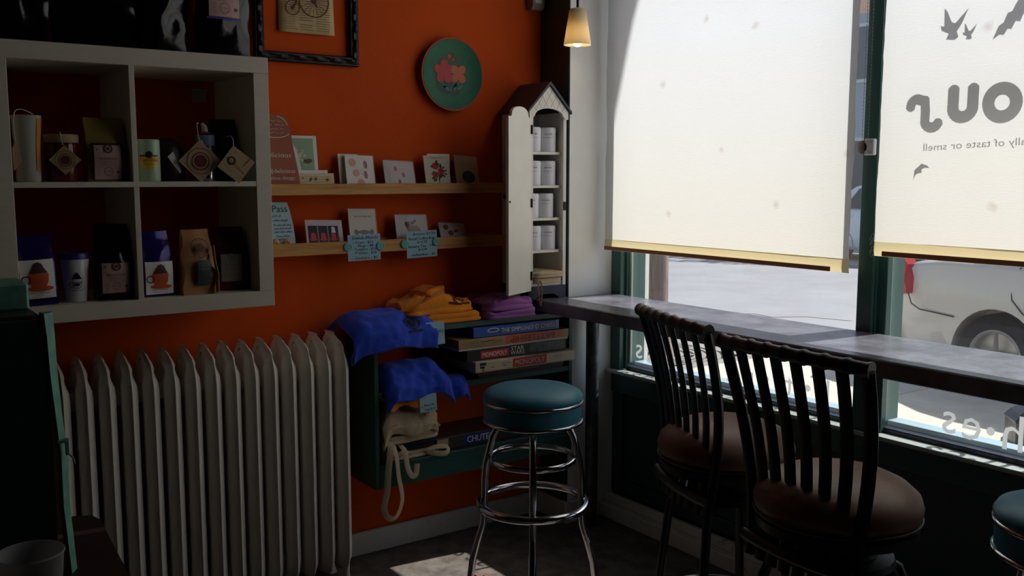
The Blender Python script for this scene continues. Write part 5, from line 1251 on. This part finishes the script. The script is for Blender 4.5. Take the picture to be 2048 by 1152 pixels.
# ------------------------------------------------------------------ chrome stools
def stool(label, loc, rot):
    t = thing('bar_stool', label, 'stool', loc, rot, 'chrome diner stools')
    r = .168
    obj('cushion', MB().lathe([(r - .004, .750), (r + .001, .758), (r + .002, .768), (r - .006, .781), (r - .03, .792), (r*.5, .799), (0, .801)], seg=56), M_vinyl, t, True, 60)
    obj('seat_band', MB().lathe([(r - .004, .679), (r - .003, .684), (r - .003, .746), (r - .004, .750)], seg=56, cap=True), M_vinyl, t, True, 40)
    for z in (.750, .684):
        obj('chrome_trim', MB().lathe([(r - .004, z - .006), (r + .002, z - .005), (r + .004, z), (r + .002, z + .005), (r - .004, z + .006)], seg=56), M_chrome, t, True, 60)
    obj('swivel_plate', MB().lathe([(.13, .676), (.14, .664), (.05, .655), (.05, .68)], seg=32, cap=True), M_chrome, t, True, 40)
    for k in range(4):
        a = k*math.pi/2; c, s = math.cos(a), math.sin(a)
        prof = [(.085, .672), (.12, .656), (.138, .622), (.150, .57), (.160, .53), (.165, .48), (.166, .42), (.167, .36), (.172, .31), (.190, .25), (.208, .18), (.218, .10), (.222, .02)]
        lg = obj('leg', MB().tube([(q*c, q*s, z) for q, z in prof], .0125, 12), M_chrome, t, True, 60)
        obj('foot_cap', MB().lathe([(.0145, .0), (.0155, .003), (.0145, .03), (.012, .032)], (.222*c, .222*s, 0), 14, cap=True), M_blk, lg, True, 50)
    obj('upper_ring', MB().tube([(.145*math.cos(2*math.pi*k/40), .145*math.sin(2*math.pi*k/40), .548) for k in range(40)], .011, 10, closed=True, flat=.5, up=(0, 0, 1)), M_chrome, t, True, 60)
    obj('foot_ring', MB().tube([(.184*math.cos(2*math.pi*k/56), .184*math.sin(2*math.pi*k/56), .392) for k in range(56)], .0145, 12, closed=True), M_chrome, t, True, 60)
    return t
stool('chrome diner stool with teal vinyl seat before the bookcase', (.80, 1.90, 0), R(-36.6))
stool('teal chrome stool cut off by the right edge of the picture', (2.435, 2.165, 0), R(-20))

# ------------------------------------------------------------------ slat-back bar chairs
def chair(label, loc, rot):
    t = thing('bar_chair', label, 'chair', loc, rot, 'black slat-back bar chairs')
    # top rail with bamboo-like knuckles, slightly bowed backwards
    N = 40; pts = []; rr = []
    for i in range(N + 1):
        u = -1 + 2*i/N; pts.append((u*.222, -.205 + .022*u*u, 1.098 - .004*u*u)); s = (i*8/N) % 1.0
        rr.append(.0165 + .0035*max(0, 1 - min(s, 1-s)/.12)); 
    obj('top_rail', MB().tube(pts, rr, 14), M_blk, t, True, 40)
    for i in range(8):
        u = -1 + 2*i/7; xt = u*.212; xb = u*.150; pth = []
        yt = -.205 + .022*u*u
        for j in range(11):
            v = j/10; pth.append((xt + (xb-xt)*(v*v*(3-2*v)*.6 + v*.4), yt + .050*math.sin(math.pi*v*.85) + .022*v, 1.09 - .54*v))
        rad_ = .0185 if 0 < i < 7 else .018
        obj('back_slat' if 0 < i < 7 else 'back_post', MB().tube(pth, rad_, 8, flat=.3 if 0 < i < 7 else .7, up=(1, 0, 0)), M_blk, t, True, 50)
    obj('lower_back_rail', MB().tube([(u*.165, -.165 + .02*u*u, .60) for u in [-1 + i/5 for i in range(11)]], .016, 10, flat=.8), M_blk, t, True, 50)
    r = .198
    cu = obj('cushion', MB().lathe([(0, .672), (r - .012, .672), (r, .69), (r + .004, .712), (r - .004, .737), (r - .03, .760), (r*.65, .778), (r*.3, .785), (0, .786)], seg=56), M_brownseat, t, True, 60)
    obj('cushion_piping', MB().tube([((r + .001)*math.cos(2*math.pi*k/48), (r + .001)*math.sin(2*math.pi*k/48), .683) for k in range(48)], .0035, 8, closed=True), M_blk, cu, True, 60)
    obj('seat_ring', MB().lathe([(r - .03, .645), (r - .004, .645), (r - .002, .668), (r - .03, .672)], seg=48, cap=True), M_blk, t, True, 40)
    obj('swivel', MB().lathe([(.09, .655), (.10, .64), (.10, .585), (.07, .575)], seg=30, cap=True), M_blk, t, True, 40)
    obj('under_frame', MB().lathe([(.06, .585), (.14, .58), (.145, .565), (.05, .56)], seg=30, cap=True), M_blk, t, True, 40)
    for k in range(4):
        a = math.pi/4 + k*math.pi/2; c, s = math.cos(a), math.sin(a)
        lg = obj('leg', MB().tube([(.11*c, .11*s, .572), (.15*c, .15*s, .55), (.17*c, .17*s, .50), (.20*c, .20*s, .25), (.232*c, .232*s, .006)], [.013, .0135, .0135, .0135, .0135], 10), M_blk, t, True, 50)
        obj('foot_cap', MB().lathe([(.016, 0), (.017, .004), (.015, .03)], (.232*c, .232*s, 0), 12, cap=True), M_blk, lg, True, 50)
    obj('foot_ring', MB().tube([(.222*math.cos(2*math.pi*k/48), .222*math.sin(2*math.pi*k/48), .20) for k in range(48)], .0095, 10, closed=True), mat('dull_steel_ring', (120, 120, 122), .3, metal=.9), t, True, 60)
    return t
chair('black slat-back bar chair with brown seat, turned, farther along the counter', (1.455, 2.13, 0), R(-19))
chair('black slat-back bar chair with brown seat nearest the camera', (1.950, 1.985, 0), R(-3))

# ------------------------------------------------------------------ pendant lamp
LX, LY, LZ = .345, 2.452, 2.018
lp = thing('pendant_lamp', 'small frosted glass pendant lamp, lit, by the white pillar', 'lamp', (LX, LY, LZ))
obj('shade', MB().lathe([(.0535, .0), (.0545, .002), (.0335, .134), (.028, .141), (.012, .143), (.012, .140), (.027, .137), (.0305, .131), (.0505, .002)], (LX, LY, LZ), 40), translucent_mat('frosted_shade', (236, 226, 200), .45), lp, smooth=50)
obj('cord_rod', MB().tube([(LX, LY, LZ + .14), (LX, LY, RH)], .0055, 10), M_blk, lp, smooth=50)
obj('socket', MB().lathe([(.0, .075), (.016, .075), (.017, .14), (0, .143)], (LX, LY, LZ), 20), M_blk, lp, smooth=40)
obj('canopy', MB().lathe([(.05, .0), (.05, -.012), (.012, -.03)], (LX, LY, RH), 28), M_blk, lp, smooth=40)
obj('bulb', MB().lathe([(0, -.006), (.008, -.005), (.016, .002), (.021, .012), (.022, .024), (.017, .045), (.012, .06), (.012, .075)], (LX, LY, LZ), 24), mat('lit_bulb', (255, 226, 170), .3, emit=(255, 228, 180), estr=7.0), lp, smooth=60)

# ------------------------------------------------------------------ foreground table, painted cabinet, cup
TZ = .770
tbl = thing('dark_table', 'dark brown wooden table in the lower left foreground', 'table', (1.75, .05, 0))
M_tab = mat('dark_brown_wood', (46, 28, 24), .45, var=.3, vscale=6, stretch=(1, 6, 6))
obj('table_top', MB().prism([(1.185, .335), (1.160, .385), (1.178, .418), (1.215, .428), (2.35, .352), (2.30, -.40), (1.10, -.32)], 'z', TZ - .035, TZ), M_tab, tbl)
for x, y in ((1.26, .33), (2.24, .27), (1.20, -.25), (2.2, -.32)): obj('leg', MB().box(x - .025, x + .025, y - .025, y + .025, 0, TZ - .035, .004), M_tab, tbl)
gc = thing('green_cabinet', 'dark green painted wooden cabinet with chipped pale edge, on table', 'cabinet', (1.45, .16, TZ))
M_gdark = mat('cabinet_green', (22, 52, 44), .5, var=.25, vscale=8)
M_gedge = mat('cabinet_pale_green', (128, 190, 168), .5, var=.3, vscale=25, col2=(96, 156, 136))
gx = 1.487; gz1 = 1.262
obj('door', MB().box(gx - .018, gx, -.16, .300, TZ + .001, gz1 - .01, .003), M_gdark, gc)
mb = MB()
prof = [(TZ + .001, .3285, .006), (.90, .322, .007), (.99, .3235, .008), (1.06, .318, .007), (1.15, .3135, .0085), (1.22, .3125, .0095), (gz1, .311, .011)]
rings = [[(gx - .030, y - w - .006, z), (gx + .003, y - w - .003, z), (gx - .018, y + .004, z), (gx - .030, y + .003, z)] for z, y, w in prof]
obj('chipped_edge', MB().loft(rings), M_gedge, gc)
obj('back_box', MB().box(gx - .20, gx - .019, -.16, .295, TZ + .001, gz1 - .004, .003), M_gdark, gc)
obj('raised_lid', MB().box(gx - .22, gx - .10, -.18, .290, gz1 - .003, gz1 + .047, .004), M_gedge, gc)
obj('hasp', MB().box(gx - .012, gx + .006, .306, .324, 1.022, 1.028, .001).box(gx - .002, gx + .005, .320, .3265, .998, 1.03, .001).tube([(gx, .325, 1.0), (gx + .004, .332, .992), (gx + .002, .334, .98)], .002, 6), M_gedge, gc)
CX_, CY_ = 1.80, .210
cup = thing('plastic_cup', 'frosted clear plastic cup in the bottom left corner', 'cup', (CX_, CY_, TZ))
obj('cup_wall', MB().lathe([(.030, .001), (.032, .003), (.0465, .168), (.0485, .170), (.0475, .173), (.0455, .171), (.031, .006), (0, .005), (0, .001)], (CX_, CY_, TZ), 40), translucent_mat('frosted_plastic', (190, 190, 190), .5), cup, smooth=50)

# scraps on the floor in the sun patch
for i, (x, y, a) in enumerate(((.44, 1.90, .4), (.48, 1.86, 1.3), (.46, 1.93, 2.2))):
    k = Ink().disc(0, 0, .012, .006, 9, a)
    mb = MB(); mb.add([(x + p, y + q, .003 + .002*math.sin(5*p*100)) for p, q in k.v], k.f)
    solid(tag(obj('dry_leaf', mb, mat('rust_scrap', (150, 76, 50), .8)), 'tiny rust brown leaf scrap on the sunlit floor, %s' % ('between the other two', 'nearest the radiator', 'nearest the window')[i], 'leaf', 'leaf scraps in the sun patch'), .0008)
